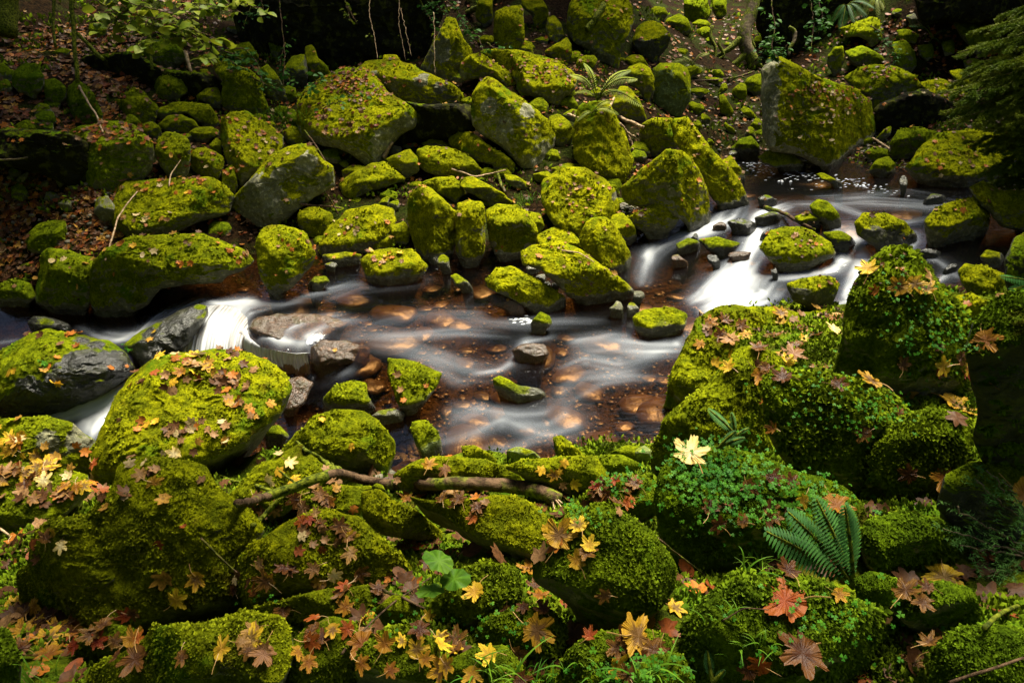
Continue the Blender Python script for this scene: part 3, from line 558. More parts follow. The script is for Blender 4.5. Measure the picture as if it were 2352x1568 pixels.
K('oval boulder with yellow leaves on top at the back of the pool','W',[830,600,850,578,900,570,950,575,980,610,975,630,930,650,880,655,845,640],f=.62,h=.0,m=.95)
K('broad bright boulder with tan leaves behind the oval one','W',[738,560,760,520,800,485,860,472,900,480,905,510,880,560,850,580,790,580,740,585],f=.7,h=.02)
K('small olive stone above the oval boulder','W',[845,560,870,535,900,535,912,555,900,572,860,575],name='mossy_stone',h=.1)
K('small round mossy stone left of the big upright boulder','W',[895,520,930,510,945,535,935,560,905,555],name='mossy_stone',h=.1)
K('bright rounded stone below the grey bare-faced boulder','W',[685,490,720,475,760,490,770,520,750,545,710,545,688,520],h=.05)
K('wedge boulder with its foot in the pool, left of centre','W',[588,560,605,525,650,515,700,535,725,580,715,610,690,640,640,690,620,680,600,630,590,590],f=.3,el=32,yaw=15,h=.15,m=.9)
K('low mossy shelf at the water left of the oval boulder','W',[740,585,790,578,830,585,825,605,770,610,742,600],name='mossy_stone',h=.02)
K('olive boulder at the back above the oval-topped group','W',[965,430,1000,408,1040,405,1060,425,1070,450,1050,465,1010,450],h=.08,dt=.15)
K('mossy slope stone right of the rounded upright boulder','W',[1205,485,1240,490,1250,520,1235,545,1215,520],name='mossy_stone',h=.1)
K('low mossy ledge above the bright upright block','W',[1240,395,1300,375,1340,380,1350,392,1290,400,1250,410],name='mossy_stone',h=.15,dt=.2)
K('small mossy stone under the leaning slab at the grey stake','W',[785,392,810,378,850,385,830,405,790,410],name='mossy_stone',m=.6,h=.1)
for i_,(x,y,a,b,t_) in enumerate([(1222,618,14,10,'flat brown'),(1243,640,13,11,'round grey'),(1257,655,10,8,'little pale'),(1275,657,9,10,'upright pale'),(1020,607,24,14,'wet green-topped'),(1417,713,20,16,'dark rounded'),(1452,712,17,14,'dark round'),(1466,682,17,13,'green-capped'),(880,468,20,10,'bare grey'),(905,472,14,12,'brown'),(760,612,14,11,'dark wet'),(1330,402,14,8,'dim small'),(1040,365,26,14,'grey')]):
    B(t_+' pebble-sized stone at the boulder feet '+['beside the oblong boulder','above the oblong boulder','between the oblong and slanting boulders','right of the little pale one','under the upright block','at the slanting boulder tip','right of the dark rounded one','against the slanting boulder end','above the broad bright boulder','right of the bare grey one','left of the oval boulder','above the bright slab','under the sloping slab'][i_],x,y,a,b,i_*17,name='bank_stone',m=.25 if i_%2 else .5,c='grey' if i_%3 else 'pale',cat='stone')
# --- stream rocks, middle
K('flat-topped boulder in the stream with its right side wet','W',[1452,730,1480,710,1540,705,1575,720,1575,750,1540,775,1490,770,1460,755],f=.6,h=.2,m=.9)
K('small pointed stone in mid-stream below the oblong boulder','W',[1218,740,1240,716,1262,725,1268,745,1245,765,1222,768],name='mossy_stone',h=.35,m=.75)
K('triangular mossy boulder in the stream with tan leaves','E',[318,905,440,900,540,945,640,985,690,1000,660,1080,590,1190,500,1290,440,1305,400,1250,360,1130,330,1020],f=.85,tt=40,h=.3,m=.95,st=[(990,905,10),(975,935,10),(1000,870,8)])
K('mossy boulder at the pool edge left of the triangular one','W',[738,930,765,885,810,875,840,880,845,910,860,935,855,950,820,955,785,945],f=.5,h=.3)
K('big rounded mossy boulder at the near edge of the pool','W',[640,1040,690,985,720,955,770,940,830,945,870,970,900,1010,905,1045,885,1080,840,1090,760,1085,690,1070],f=.5,h=.25,el=30)
K('low mossy stone between the rounded and triangular boulders','W',[848,960,870,942,905,938,930,950,925,968,890,975,860,972],name='mossy_stone',h=.35)
K('tall narrow stone with a pale green foot at the near pool edge','W',[942,985,950,968,980,965,1005,990,1015,1030,1005,1048,975,1050,955,1025],f=.3,h=.35,m=.75,c='green',el=35)
K('dark crescent-shaped mossy stone alone in mid-stream','W',[1133,870,1150,862,1190,885,1235,890,1258,905,1240,918,1200,920,1160,905,1135,890],h=.35,f=.6)
K('pointed mossy stone at the near water edge, right of centre','W',[1270,1005,1290,1000,1330,1035,1350,1060,1300,1065,1275,1040],name='mossy_stone',h=.15)
K('bare pale green cobble at the near water edge','W',[1165,1035,1190,1025,1225,1035,1245,1055,1210,1065,1165,1060],name='stream_stone',m=.2,c='green',h=.3,cat='stone')
K('pale greenish cobble beside the clover mound','W',[1455,1035,1480,1022,1502,1035,1498,1060,1460,1065],name='stream_stone',m=.2,c='green',h=.3,cat='stone')
K('little mossy point rising behind the fallen branch','W',[1060,1025,1090,1022,1130,1045,1150,1065,1070,1065],name='mossy_stone',h=.15)
K('small mossy stone at the right end of the big leafy boulder','W',[605,985,640,975,665,1000,650,1025,610,1025],name='mossy_stone',h=.4)
K('wet reddish-brown boulder at the right end of the waterfall','W',[712,800,740,783,800,783,850,800,845,835,800,850,730,852,712,835],name='stream_stone',m=-.3,c='brown',wet=1,f=.6,cat='stone')
K('wet brown boulder parting the current in mid-stream','W',[1175,805,1200,788,1250,790,1262,812,1240,835,1190,832],name='stream_stone',m=-.3,c='brown',wet=1,f=.6,cat='stone')
K('smooth brown ledge the waterfall pours over','W',[572,755,585,732,640,720,740,724,800,742,770,765,715,782,700,792,640,788,596,776],name='stream_stone',m=-.1,c='brown',wet=1,f=.85,cat='stone',dt=.1,h=.5,tt=12,th=.3)
K('submerged brown slab at the right foot of the big leafy boulder','W',[640,880,690,862,722,880,700,925,660,960,640,930],name='stream_stone',m=-.3,c='brown',wet=1,f=.8,cat='stone')
K('tiny moss-topped stone in the pool beside the wedge boulder','W',[706,655,722,635,748,634,758,648,740,662,715,668],name='mossy_stone',m=.75,h=.3)
K('wet stone with a mossy tip below the narrow upright block','W',[1035,635,1048,628,1075,645,1090,668,1070,672,1045,655],name='mossy_stone',m=.6,h=.3,wet=1)
K('long brown boulder half under water left of the triangular one','W',[1120,680,1150,672,1200,700,1215,725,1180,722,1130,700],name='stream_stone',m=-.3,c='brown',wet=1,cat='stone')
# --- left stream
K('large long boulder overhanging the left channel','W',[208,640,215,600,240,575,300,545,380,540,460,538,520,560,560,575,580,600,560,620,530,630,505,648,430,652,370,662,340,700,300,730,250,732,220,715,208,680],f=(.3,.5),el=0,h=.3,m=.9,st=[(280,722,26)],yaw=-12)
K('dark mossy boulder at the left end of the long overhanging one','W',[92,590,110,570,150,575,220,590,215,640,205,700,190,725,130,720,80,690,90,640],f=.35,h=.45)
K('rounded mossy boulder behind the left stream boulders','W',[60,540,95,510,150,505,155,550,130,575,95,580,65,570],h=.5)
K('low mossy bank rock with yellow leaves at the far left edge','W',[-20,660,30,640,70,650,85,680,60,705,-20,700],h=.5)
K('grey wet rounded stone in the left channel','W',[62,740,80,725,120,730,160,745,165,765,120,770,75,765],name='stream_stone',m=.15,c='dark',wet=.8,h=.4,cat='stone',round=1)
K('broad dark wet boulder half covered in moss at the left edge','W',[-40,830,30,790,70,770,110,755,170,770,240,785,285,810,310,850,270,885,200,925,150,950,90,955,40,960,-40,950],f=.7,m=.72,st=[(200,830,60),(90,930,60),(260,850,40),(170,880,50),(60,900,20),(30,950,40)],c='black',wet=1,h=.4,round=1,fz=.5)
K('glossy wet slab splitting the flow above the big leafy boulder','W',[280,795,330,760,400,720,450,700,472,705,475,728,450,765,415,808,390,812,345,855,320,858,305,820],f=.85,m=.2,c='dark',wet=1,h=.45,st=[(420,750,55),(360,800,40)],round=1,fz=.4)
K('big flat boulder covered in fallen maple leaves beside the waterfall','W',[208,1100,215,1050,240,970,270,910,300,870,350,830,420,812,500,805,560,812,610,830,650,860,662,900,645,950,610,990,560,1030,480,1070,380,1090,300,1110,240,1115],f=(.72,.9),tt=26,h=.1,m=1,el=10,nf=3,rim=.3)
K('grey-green boulder at the left edge below the white chute','W',[-40,970,40,962,100,955,160,970,215,1010,232,1040,215,1085,150,1090,60,1075,-40,1070],m=.68,h=.35,st=[(180,1010,30),(110,1010,25)],el=30)
# --- cascade rocks, right
K('small round mossy stone at the left of the cascade','W',[1552,560,1580,546,1605,555,1610,572,1590,583,1560,580],name='mossy_stone',h=.4)
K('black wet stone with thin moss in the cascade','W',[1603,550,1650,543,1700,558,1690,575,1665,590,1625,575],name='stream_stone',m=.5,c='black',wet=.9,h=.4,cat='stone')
K('large mossy boulder in the middle of the cascade','W',[1745,570,1770,530,1800,520,1860,528,1905,555,1918,585,1890,605,1840,620,1810,625,1770,600],f=.62,h=.25,m=.85)
K('square-faced boulder with a bare wet front below the cascade','W',[1808,650,1840,638,1900,632,1930,650,1915,685,1905,705,1870,710,1820,690],f=.45,m=.62,c='dark',h=.2,st=[(1850,690,34),(1890,700,26)],el=4)
K('mossy dark stone behind the large cascade boulder','W',[1890,535,1930,530,1958,545,1965,560,1945,578,1915,570],name='mossy_stone',m=.6,h=.35,c='black')
K('leaning egg-shaped stone at the head of the cascade','W',[1860,475,1880,458,1905,465,1925,490,1933,520,1910,525,1875,505],f=.4,h=.4,m=.85)
K('large smooth boulder with a bare grey flank right of the cascade','W',[1963,515,1985,490,2030,490,2080,510,2103,545,2100,570,2050,575,2000,560,1970,540],f=.4,m=.7,h=.12,st=[(2000,545,30),(2040,560,30)],c='dark')
K('low dark stone under the stick at the head of the cascade','W',[1735,500,1770,485,1810,500,1812,515,1740,515],name='stream_stone',m=.4,c='dark',h=.5,cat='stone')
K('leaf-topped stone where the stick rests','W',[1825,500,1855,485,1885,505,1885,525,1850,530],name='mossy_stone',m=.6,h=.3,c='dark')
K('smooth wet stone at the lip of the upper pool','W',[1740,455,1760,447,1785,458,1780,475,1745,470],name='stream_stone',m=.1,c='dark',wet=.9,cat='stone')
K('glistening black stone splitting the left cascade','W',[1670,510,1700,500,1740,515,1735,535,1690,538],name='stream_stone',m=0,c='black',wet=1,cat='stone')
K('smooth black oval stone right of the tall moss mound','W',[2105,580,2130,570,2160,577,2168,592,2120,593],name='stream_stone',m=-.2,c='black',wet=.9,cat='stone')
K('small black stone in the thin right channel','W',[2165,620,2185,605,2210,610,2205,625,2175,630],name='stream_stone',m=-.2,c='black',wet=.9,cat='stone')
K('dark mossy stone at the far right of the white rapid','W',[2122,462,2140,445,2170,450,2182,465,2130,470],name='mossy_stone',m=.6,h=.5,c='dark')
K('angular boulder with dark hollow beneath, right bank','W',[2125,510,2150,480,2200,460,2240,455,2272,490,2265,530,2240,550,2200,545,2150,553,2130,540],f=.6,el=-5,h=.08,dt=-.1)
K('long mossy boulder at the right edge under the spruce','W',[2230,430,2260,418,2300,440,2352,440,2400,450,2400,540,2300,520,2275,490,2240,455],f=.5,h=.1)
K('bright mossy block by the right channel','W',[2200,625,2215,605,2260,610,2310,630,2315,660,2290,680,2250,680,2210,655],f=.7,h=.1)
K('small bright mossy block above the right channel','W',[2250,590,2265,572,2300,580,2310,600,2290,615,2260,610],name='mossy_stone',h=.12)
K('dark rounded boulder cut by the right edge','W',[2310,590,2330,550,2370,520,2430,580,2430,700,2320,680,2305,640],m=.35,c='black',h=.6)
K('yellow-mossed low boulder behind the tall moss mound','W',[2195,680,2230,672,2265,690,2300,685,2340,690,2300,730,2250,735,2210,740,2195,710],h=.05)
for i_,(x,y,a,b,t_) in enumerate([(1700,588,26,12,'brown half-sunk'),(1560,600,22,12,'amber submerged'),(1640,600,20,12,'dark wet'),(1780,628,14,8,'wet black'),(2075,425,24,9,'grey leaf-dotted'),(1595,548,12,8,'small dark'),(1760,540,16,10,'foam-ringed dark'),(2250,455,18,10,'wet grey'),(1655,520,16,9,'submerged brown')]):
    B(t_+' stone in the rapids '+['left of the large cascade boulder','at the cascade foot','below the black wet stone','right of the cascade chute','below the far mossy hillock','behind the round mossy stone','upstream of the large cascade boulder','at the far right','beside the glistening black stone'][i_],x,y,a,b,i_*23,name='stream_stone',m=-.1,c=['brown','brown','black','black','grey','dark','black','dark','brown'][i_],wet=.8,cat='stone')
# --- far right bank
K('huge mossy boulder dotted with small leaves behind the upper pool','W',[1755,165,1770,140,1800,137,1840,160,1900,190,1960,205,1995,235,2005,290,2000,340,1975,375,1930,390,1890,380,1830,350,1775,345,1757,300,1755,220],f=.06,el=24,s=(.22,-48,12),h=.12,m=.92,bx=1.0,c='pale',nf=3)
K('second largest far boulder with a dark hollow under its right','W',[1940,180,1980,155,2040,150,2100,175,2118,205,2105,235,2070,255,2040,265,2005,255,1995,225,1960,205],f=(.5,.2),h=.3,el=6)
K('leaf-strewn boulder roofing the black hollow, far right','W',[2115,190,2160,180,2200,195,2225,215,2235,240,2200,250,2160,240,2130,215],f=.6,h=.12)
K('small bright boulder above the hollow beside the spruce','W',[2180,165,2210,160,2230,190,2235,220,2210,210],name='mossy_stone',h=.12)
K('low broad boulder with yellow moss partly behind the spruce','W',[2085,385,2110,350,2150,310,2230,300,2300,310,2340,350,2310,400,2250,425,2200,430,2150,420,2100,405],f=.75,h=.12)
K('dark rounded boulder in the shade behind the low broad one','W',[2045,330,2065,300,2100,292,2148,302,2145,320,2110,350,2080,365,2050,360],f=.35,h=.5)
K('rounded moss stone at the water right of the huge boulder','W',[1995,395,2015,365,2040,360,2055,375,2055,398,2030,408],h=.4)
K('dark mossy stone against the right foot of the huge boulder','W',[1985,350,2010,337,2040,345,2045,362,2010,372,1990,365],name='mossy_stone',h=.5)
K('low green hillock of stone at the edge of the upper pool','W',[1675,345,1700,320,1725,312,1745,335,1745,355,1715,358],h=.55)
K('flat elongated mossy stone under the huge boulder','W',[1743,360,1770,345,1820,355,1850,380,1840,393,1790,388,1750,372],f=.7,h=.25)
K('thin mossy spine of rock lying in the upper pool','W',[1875,400,1890,397,1925,415,1945,430,1925,430,1885,410],name='mossy_stone',m=.7,h=.2)
K('wet rounded stone at the right end of the longest leaning boulder','W',[1655,372,1680,358,1700,385,1713,410,1708,422,1690,418],name='mossy_stone',h=.05)
K('small upright mossy tooth on the litter flat','W',[1650,220,1662,217,1685,255,1680,268,1655,262],name='mossy_stone',h=.35,f=.1)
K('narrow upright mossy stone in the far hollow','W',[1902,130,1915,110,1935,107,1940,135,1930,165,1915,172,1900,150],name='mossy_stone',h=.35,f=.1)
K('leaf-capped block above the far hollow','W',[1930,65,1960,55,2000,40,2018,45,2025,90,2005,100,1975,85,1940,85],f=.5,h=.3)
K('mossy boulder with curling leaves, far right bank','W',[2050,100,2080,93,2100,120,2105,150,2090,168,2058,160],h=.5)
K('broad shaded mossy boulder left of the one with curling leaves','W',[1940,120,1980,105,2020,125,2040,150,2010,155,1960,150],h=.5)
K('small mossy cube on the far right bank','W',[2162,98,2190,92,2195,125,2170,128],name='mossy_stone',h=.45)
K('mossy stone with a pale chip on the far right bank','W',[2108,105,2140,102,2148,125,2130,140,2112,130],name='mossy_stone',h=.45)
K('large dark boulder with leaves on top, upper right','W',[2190,55,2215,45,2260,55,2275,85,2270,115,2245,120,2215,95],h=.45,m=.8)
K('mossy ledge poking out left of the spruce, upper right','W',[2212,140,2235,133,2265,145,2260,165,2220,165],h=.4)
K('low mossy ridge stone with orange leaves, upper right','W',[2060,70,2085,68,2120,85,2115,100,2070,95],name='mossy_stone',h=.4)
B('smooth pale cobble high on the upper right bank',2245,45,17,11,0,name='scree_stone',m=.1,c='pale',cat='stone')
K('dark moss block cut by the top edge right of the round-topped boulder','W',[1570,-12,1620,-12,1632,30,1620,52,1575,50],h=.5)
K('narrow dark moss pillar at the top edge beside the tree trunk','W',[1640,-12,1668,-12,1668,35,1650,45,1635,25],name='mossy_stone',h=.5)
K('shaded boulder right of the round-topped one','W',[1530,45,1560,32,1580,45,1590,75,1550,80,1530,70],h=.4)
K('grey shadowed chip of rock above the far right slope','W',[2080,38,2100,30,2112,50,2095,62],name='scree_stone',m=.2,cat='stone')
for i_,(x,y,a,b,t_) in enumerate([(1605,212,24,10,'flat olive'),(1600,250,20,14,'round green'),(1620,275,14,10,'low green'),(1700,212,20,17,'square green'),(1660,205,16,8,'thin'),(1735,195,26,24,'dark bulky'),(1640,185,20,8,'mossy flat'),(1720,260,22,9,'litter-ringed'),(1740,290,18,14,'dim round'),(1710,345,10,8,'tiny'),(1600,290,14,12,'dark'),(1590,165,22,14,'bright capped'),(1645,170,20,10,'sunken'),(1675,295,16,7,'low brown'),(1725,310,18,12,'shaded'),(2060,330,18,10,'dark wet'),(2030,310,26,9,'grey flat'),(1990,325,20,9,'green flat')]):
    B(t_+' mossy stone on the litter flat, '+['just right of the pale-cheeked boulder','under the long stick','left of the upright tooth','behind the upright tooth to its right','straight behind the upright tooth','against the huge boulder left side','below the stick end','right of the upright tooth','near the huge boulder foot','above the green hillock','below the pale-cheeked boulder','under the yellow fern','left of the tree foot','in the middle','above the flat elongated stone','beside the dark rounded boulder','in the mouth of the far hollow','at the huge boulder right foot'][i_],x,y,a,b,i_*31,m=.8 if i_<14 else .4,h=.35,g='small stones of the litter flat')
# --- foreground
K('sloping mossy rock with drifts of tan leaves at the left edge','W',[-40,1075,60,1062,130,1080,200,1090,205,1130,150,1180,80,1225,-40,1230],f=.75,m=.75,h=.4)
K('largest foreground boulder, domed with a long dark cleft','W',[-10,1355,30,1320,70,1300,82,1220,110,1190,200,1180,250,1140,265,1085,300,1060,360,1052,430,1055,480,1080,500,1120,560,1160,600,1215,575,1280,550,1330,550,1380,500,1390,400,1400,300,1430,230,1470,170,1470,150,1420,100,1390,40,1400],f=(.34,.3),el=30,tt=30,h=.22,m=.9,nf=5,yaw=-5)
K('pale-mossed sloping boulder with tan leaves, bottom centre left','W',[550,1290,580,1250,640,1210,700,1180,760,1168,820,1190,880,1240,940,1290,965,1340,960,1370,900,1365,800,1355,700,1365,620,1378,570,1390,552,1350],f=(.6,.8),h=.15,tt=38)
K('low green boulder at the bottom edge with a big brown leaf','W',[150,1600,200,1530,260,1500,330,1480,350,1440,450,1425,560,1400,630,1405,660,1450,665,1500,640,1620,100,1640],f=.6,h=.3)
K('dark moss mound in the bottom left corner','W',[-40,1450,20,1440,45,1500,55,1620,-40,1620],h=.7)
K('narrow mossy ridge under the pale-mossed sloping boulder','W',[560,1400,640,1378,760,1350,860,1340,900,1370,850,1405,760,1440,650,1430],h=.3,f=.5)
K('overhanging mossy lip above the dark gap','W',[830,1130,870,1122,910,1150,960,1175,1005,1210,1015,1235,980,1242,920,1235,860,1225,835,1190],f=.6,el=-8,h=.12,dt=-.12)
K('smooth mossy slab sloping right of the dark gap','W',[940,1140,1000,1150,1060,1145,1170,1135,1230,1160,1275,1210,1265,1240,1225,1285,1170,1262,1100,1240,1030,1195,985,1175],f=.85,h=.15,tt=36)
K('mossy mound behind the fallen branch, left part','W',[905,1095,950,1062,1010,1047,1080,1050,1150,1065,1200,1090,1250,1115,1180,1128,1050,1125,930,1115],h=.2)
K('mossy mound behind the fallen branch, right part','W',[1160,1075,1200,1057,1290,1047,1370,1050,1395,1090,1390,1120,1310,1132,1240,1112],h=.25)
K('moss cushion with yellow maple leaves, bottom centre right','W',[1225,1275,1290,1200,1380,1155,1440,1185,1500,1220,1550,1290,1548,1350,1510,1400,1420,1455,1350,1430,1290,1380,1230,1335],h=.62,f=.6)
K('moss cushion left of the bottom centre leaves','W',[950,1410,1000,1370,1060,1305,1130,1285,1190,1310,1200,1380,1120,1440,1010,1450],h=.55,f=.6)
K('mossy rock under the left forks of the fallen branch','W',[530,1135,600,1065,690,1020,730,1060,800,1095,780,1125,700,1145,640,1190,600,1205,560,1165],f=.8,h=.25)
K('mossy rock between the branch forks and the pale-mossed boulder','W',[690,1150,760,1110,830,1120,850,1160,830,1195,760,1175,700,1185],h=.3,f=.7)
K('yellow-mossed rock at the back of the right foreground','W',[1525,905,1545,860,1570,800,1600,740,1650,702,1760,705,1850,720,1935,705,1960,740,1940,830,1900,860,1780,880,1700,905,1600,920],f=.8,h=.22,tt=30)
K('rounded mossy rock with yellow leaves on its crest, right foreground','W',[1500,1040,1525,960,1600,900,1660,850,1700,800,1745,800,1795,830,1780,880,1760,930,1770,1000,1790,1060,1700,1075,1600,1060,1520,1060],f=.2,h=.35,el=34,yaw=8)
K('tall moss mound with leaves across its top, right foreground','W',[1920,850,1935,770,1950,690,1975,640,2010,595,2050,572,2080,568,2110,590,2150,640,2200,700,2240,760,2235,820,2220,885,2130,905,2080,915,2050,900,1980,880],f=.1,el=34,h=.6,yaw=6,fl=1.7)
K('moss boulder below the tall mound, right foreground','W',[1755,870,1800,850,1880,855,1960,870,2040,900,2100,950,2070,1010,2030,1060,1990,1150,1900,1140,1830,1095,1780,1030,1760,940],f=.25,el=30,h=.6,fl=1.7)
K('moss shelf carrying the largest yellow maple leaves','W',[2005,1020,2080,955,2140,935,2220,950,2235,1000,2210,1070,2130,1135,2040,1155,1990,1125],f=.3,el=22,h=.6,fl=1.7)
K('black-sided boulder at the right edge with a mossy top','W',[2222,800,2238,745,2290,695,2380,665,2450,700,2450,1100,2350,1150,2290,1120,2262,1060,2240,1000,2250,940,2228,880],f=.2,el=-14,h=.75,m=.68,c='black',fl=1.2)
K('clover-covered mound in the right foreground','W',[1505,1150,1520,1090,1570,1045,1650,1030,1740,1050,1840,1085,1930,1120,1980,1160,1985,1205,1950,1250,1880,1290,1760,1305,1620,1300,1555,1280,1515,1220],f=.6,h=.75)
K('big dark moss mound at the bottom right','W',[1580,1440,1650,1350,1700,1310,1780,1325,1900,1340,2000,1390,2100,1440,2150,1520,2150,1640,1550,1640,1560,1520],f=.6,h=.72,fl=1.2)
K('dark moss hump behind the green fern fronds','W',[1970,1235,2000,1190,2080,1170,2180,1200,2250,1220,2260,1280,2180,1310,2080,1320,2000,1305],h=.75,f=.5)
K('dark bare-sided rock behind the fir sprigs','W',[2150,1160,2170,1095,2230,1062,2320,1062,2430,1100,2430,1230,2250,1235,2180,1200],m=.4,c='dark',h=.6)
K('moss hump in the bottom right corner','W',[2140,1500,2200,1440,2280,1430,2430,1450,2430,1640,2140,1640],h=.75,f=.6)
K('low moss hump at the bottom edge, centre right','W',[1290,1500,1360,1450,1450,1440,1540,1460,1560,1560,1500,1640,1280,1640],h=.62,f=.7)
K('low moss hump at the bottom edge, centre left','W',[820,1500,880,1440,960,1430,1010,1480,1000,1560,900,1590,820,1570],h=.5,f=.7)

# --- rock faces painted near-black as the shade of the far bank's hollows
K('black wet rock wall hung with vines at the back of the hollow','W',[520,-60,760,-60,1020,-60,1010,40,985,100,960,150,900,165,830,150,770,168,720,150,640,160,560,110],c='void',m=-.1,h=.6,f=0,el=0,dt=.5,name='rock_wall',cat='rock wall')  # near-black is hollow shade painted in, not wetness; label text seeds the shape
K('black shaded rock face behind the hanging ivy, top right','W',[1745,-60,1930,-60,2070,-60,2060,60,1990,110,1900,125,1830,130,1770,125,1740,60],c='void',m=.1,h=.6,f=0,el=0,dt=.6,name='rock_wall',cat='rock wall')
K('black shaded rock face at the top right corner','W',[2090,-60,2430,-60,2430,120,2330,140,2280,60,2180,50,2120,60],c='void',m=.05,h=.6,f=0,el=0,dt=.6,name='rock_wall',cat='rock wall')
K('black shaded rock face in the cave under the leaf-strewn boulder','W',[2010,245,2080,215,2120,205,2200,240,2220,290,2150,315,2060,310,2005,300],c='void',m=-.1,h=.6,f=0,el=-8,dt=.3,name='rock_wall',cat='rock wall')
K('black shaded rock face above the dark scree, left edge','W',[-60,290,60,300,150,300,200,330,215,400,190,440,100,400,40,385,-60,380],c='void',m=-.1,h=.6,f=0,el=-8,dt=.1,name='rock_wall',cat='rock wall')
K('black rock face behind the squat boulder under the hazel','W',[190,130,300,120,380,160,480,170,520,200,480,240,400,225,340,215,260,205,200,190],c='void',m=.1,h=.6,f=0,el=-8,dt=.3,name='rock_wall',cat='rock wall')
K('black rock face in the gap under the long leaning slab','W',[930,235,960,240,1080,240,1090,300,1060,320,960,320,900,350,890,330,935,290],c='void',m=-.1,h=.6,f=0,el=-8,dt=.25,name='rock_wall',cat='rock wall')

# --- more moss humps of the near bank, bottom edge
K('moss hump with dark leaves under the long crossing twig','W',[660,1500,700,1440,760,1410,820,1430,850,1500,830,1620,670,1620],h=.45,f=.5)
K('moss hump at the bottom edge left of the centre grass clump','W',[1000,1600,1030,1520,1090,1480,1160,1480,1200,1530,1210,1640,1010,1640],h=.6,f=.5)
K('soft moss bulge between the fallen branch end and the clover mound','W',[1330,1150,1370,1110,1430,1090,1500,1100,1520,1160,1500,1200,1440,1190,1370,1175],h=.6,f=.6)
K('low moss hump behind the yellow leaf at the bottom right','W',[2040,1400,2090,1350,2160,1330,2230,1350,2260,1410,2200,1450,2100,1445],h=.75,f=.5)
K('dark moss bulge between the bottom right mounds','W',[1960,1330,2000,1310,2060,1330,2070,1390,2020,1400,1970,1380],h=.75,f=.5)
K('small moss hump right of the narrow mossy ridge','W',[860,1400,900,1365,950,1370,975,1410,950,1440,890,1440],h=.4,f=.5)

K('mossy knoll at the bottom edge below the yellow oval leaf','W',[500,1640,520,1540,600,1490,680,1500,720,1560,730,1660],h=.4,f=.5)
K('moss cushion at the bottom edge under the brown leaf pile','W',[1430,1660,1440,1560,1500,1500,1570,1500,1600,1580,1600,1660],h=.65,f=.5)
K('mossy shoulder right of the narrow green ridge','W',[1080,1470,1110,1420,1180,1395,1260,1400,1300,1440,1290,1500,1200,1520,1110,1510],h=.6,f=.5)
K('dark mossy lump below the domed foreground boulder','W',[160,1490,190,1450,260,1430,320,1450,330,1490,260,1520,190,1520],h=.5,f=.5)

K('low mossy stone on the near bank between the pale cobbles','W',[1340,1065,1380,1045,1430,1045,1470,1065,1450,1095,1380,1100],name='mossy_stone',h=.5)
K('mossy stone at the near waterline left of the clover mound','W',[1400,1040,1440,1020,1480,1030,1470,1055,1420,1060],name='mossy_stone',h=.4)


def resample(P, n):
    Q = np.vstack([P, P[:1]]); 
    # Chaikin rounding of the corners
    for _ in range(1):
        A, Bq = Q[:-1], Q[1:]; Q = np.stack([A * .9 + Bq * .1, A * .1 + Bq * .9], 1).reshape(-1, 2); Q = np.vstack([Q, Q[:1]])
    L = np.r_[0, np.cumsum(np.linalg.norm(np.diff(Q, axis=0), axis=1))]; s = np.linspace(0, L[-1], n + 1)[:-1]
    return np.c_[np.interp(s, L, Q[:, 0]), np.interp(s, L, Q[:, 1])], L[-1]
def area(P):
    x, y = P.T; return 0.5 * abs(np.dot(x, np.roll(y, -1)) - np.dot(y, np.roll(x, -1)))
def star_centre(P):
    lo, hi = P.min(0), P.max(0); g = np.stack(np.meshgrid(np.linspace(lo[0], hi[0], 17), np.linspace(lo[1], hi[1], 17)), -1).reshape(-1, 2)
    g = g[inpoly(g, P)]; 
    best, bv = P.mean(0), -1
    e = np.roll(P, -1, 0) - P; ln = np.linalg.norm(e, axis=1) + 1e-9; sgn = np.sign(np.sum(P[:, 0] * np.roll(P[:, 1], -1) - P[:, 1] * np.roll(P[:, 0], -1)))
    for c in g:
        dd = sgn * (e[:, 0] * (c[1] - P[:, 1]) - e[:, 1] * (c[0] - P[:, 0])) / ln
        v = dd.min() + 0.15 * np.linalg.norm(P - c, axis=1).min()
        if v > bv or bv == -1: best, bv = c, v
    return best
HOSTS = []
STONES = {'grey': (0.15, 0.145, 0.09), 'pale': (0.25, 0.24, 0.155), 'dark': (0.06, 0.058, 0.045), 'brown': (0.15, 0.07, 0.03), 'green': (0.16, 0.2, 0.06), 'black': (0.03, 0.03, 0.03), 'void': (0.008, 0.007, 0.005)}  # the near-black last entry holds the hollows' shade as colour
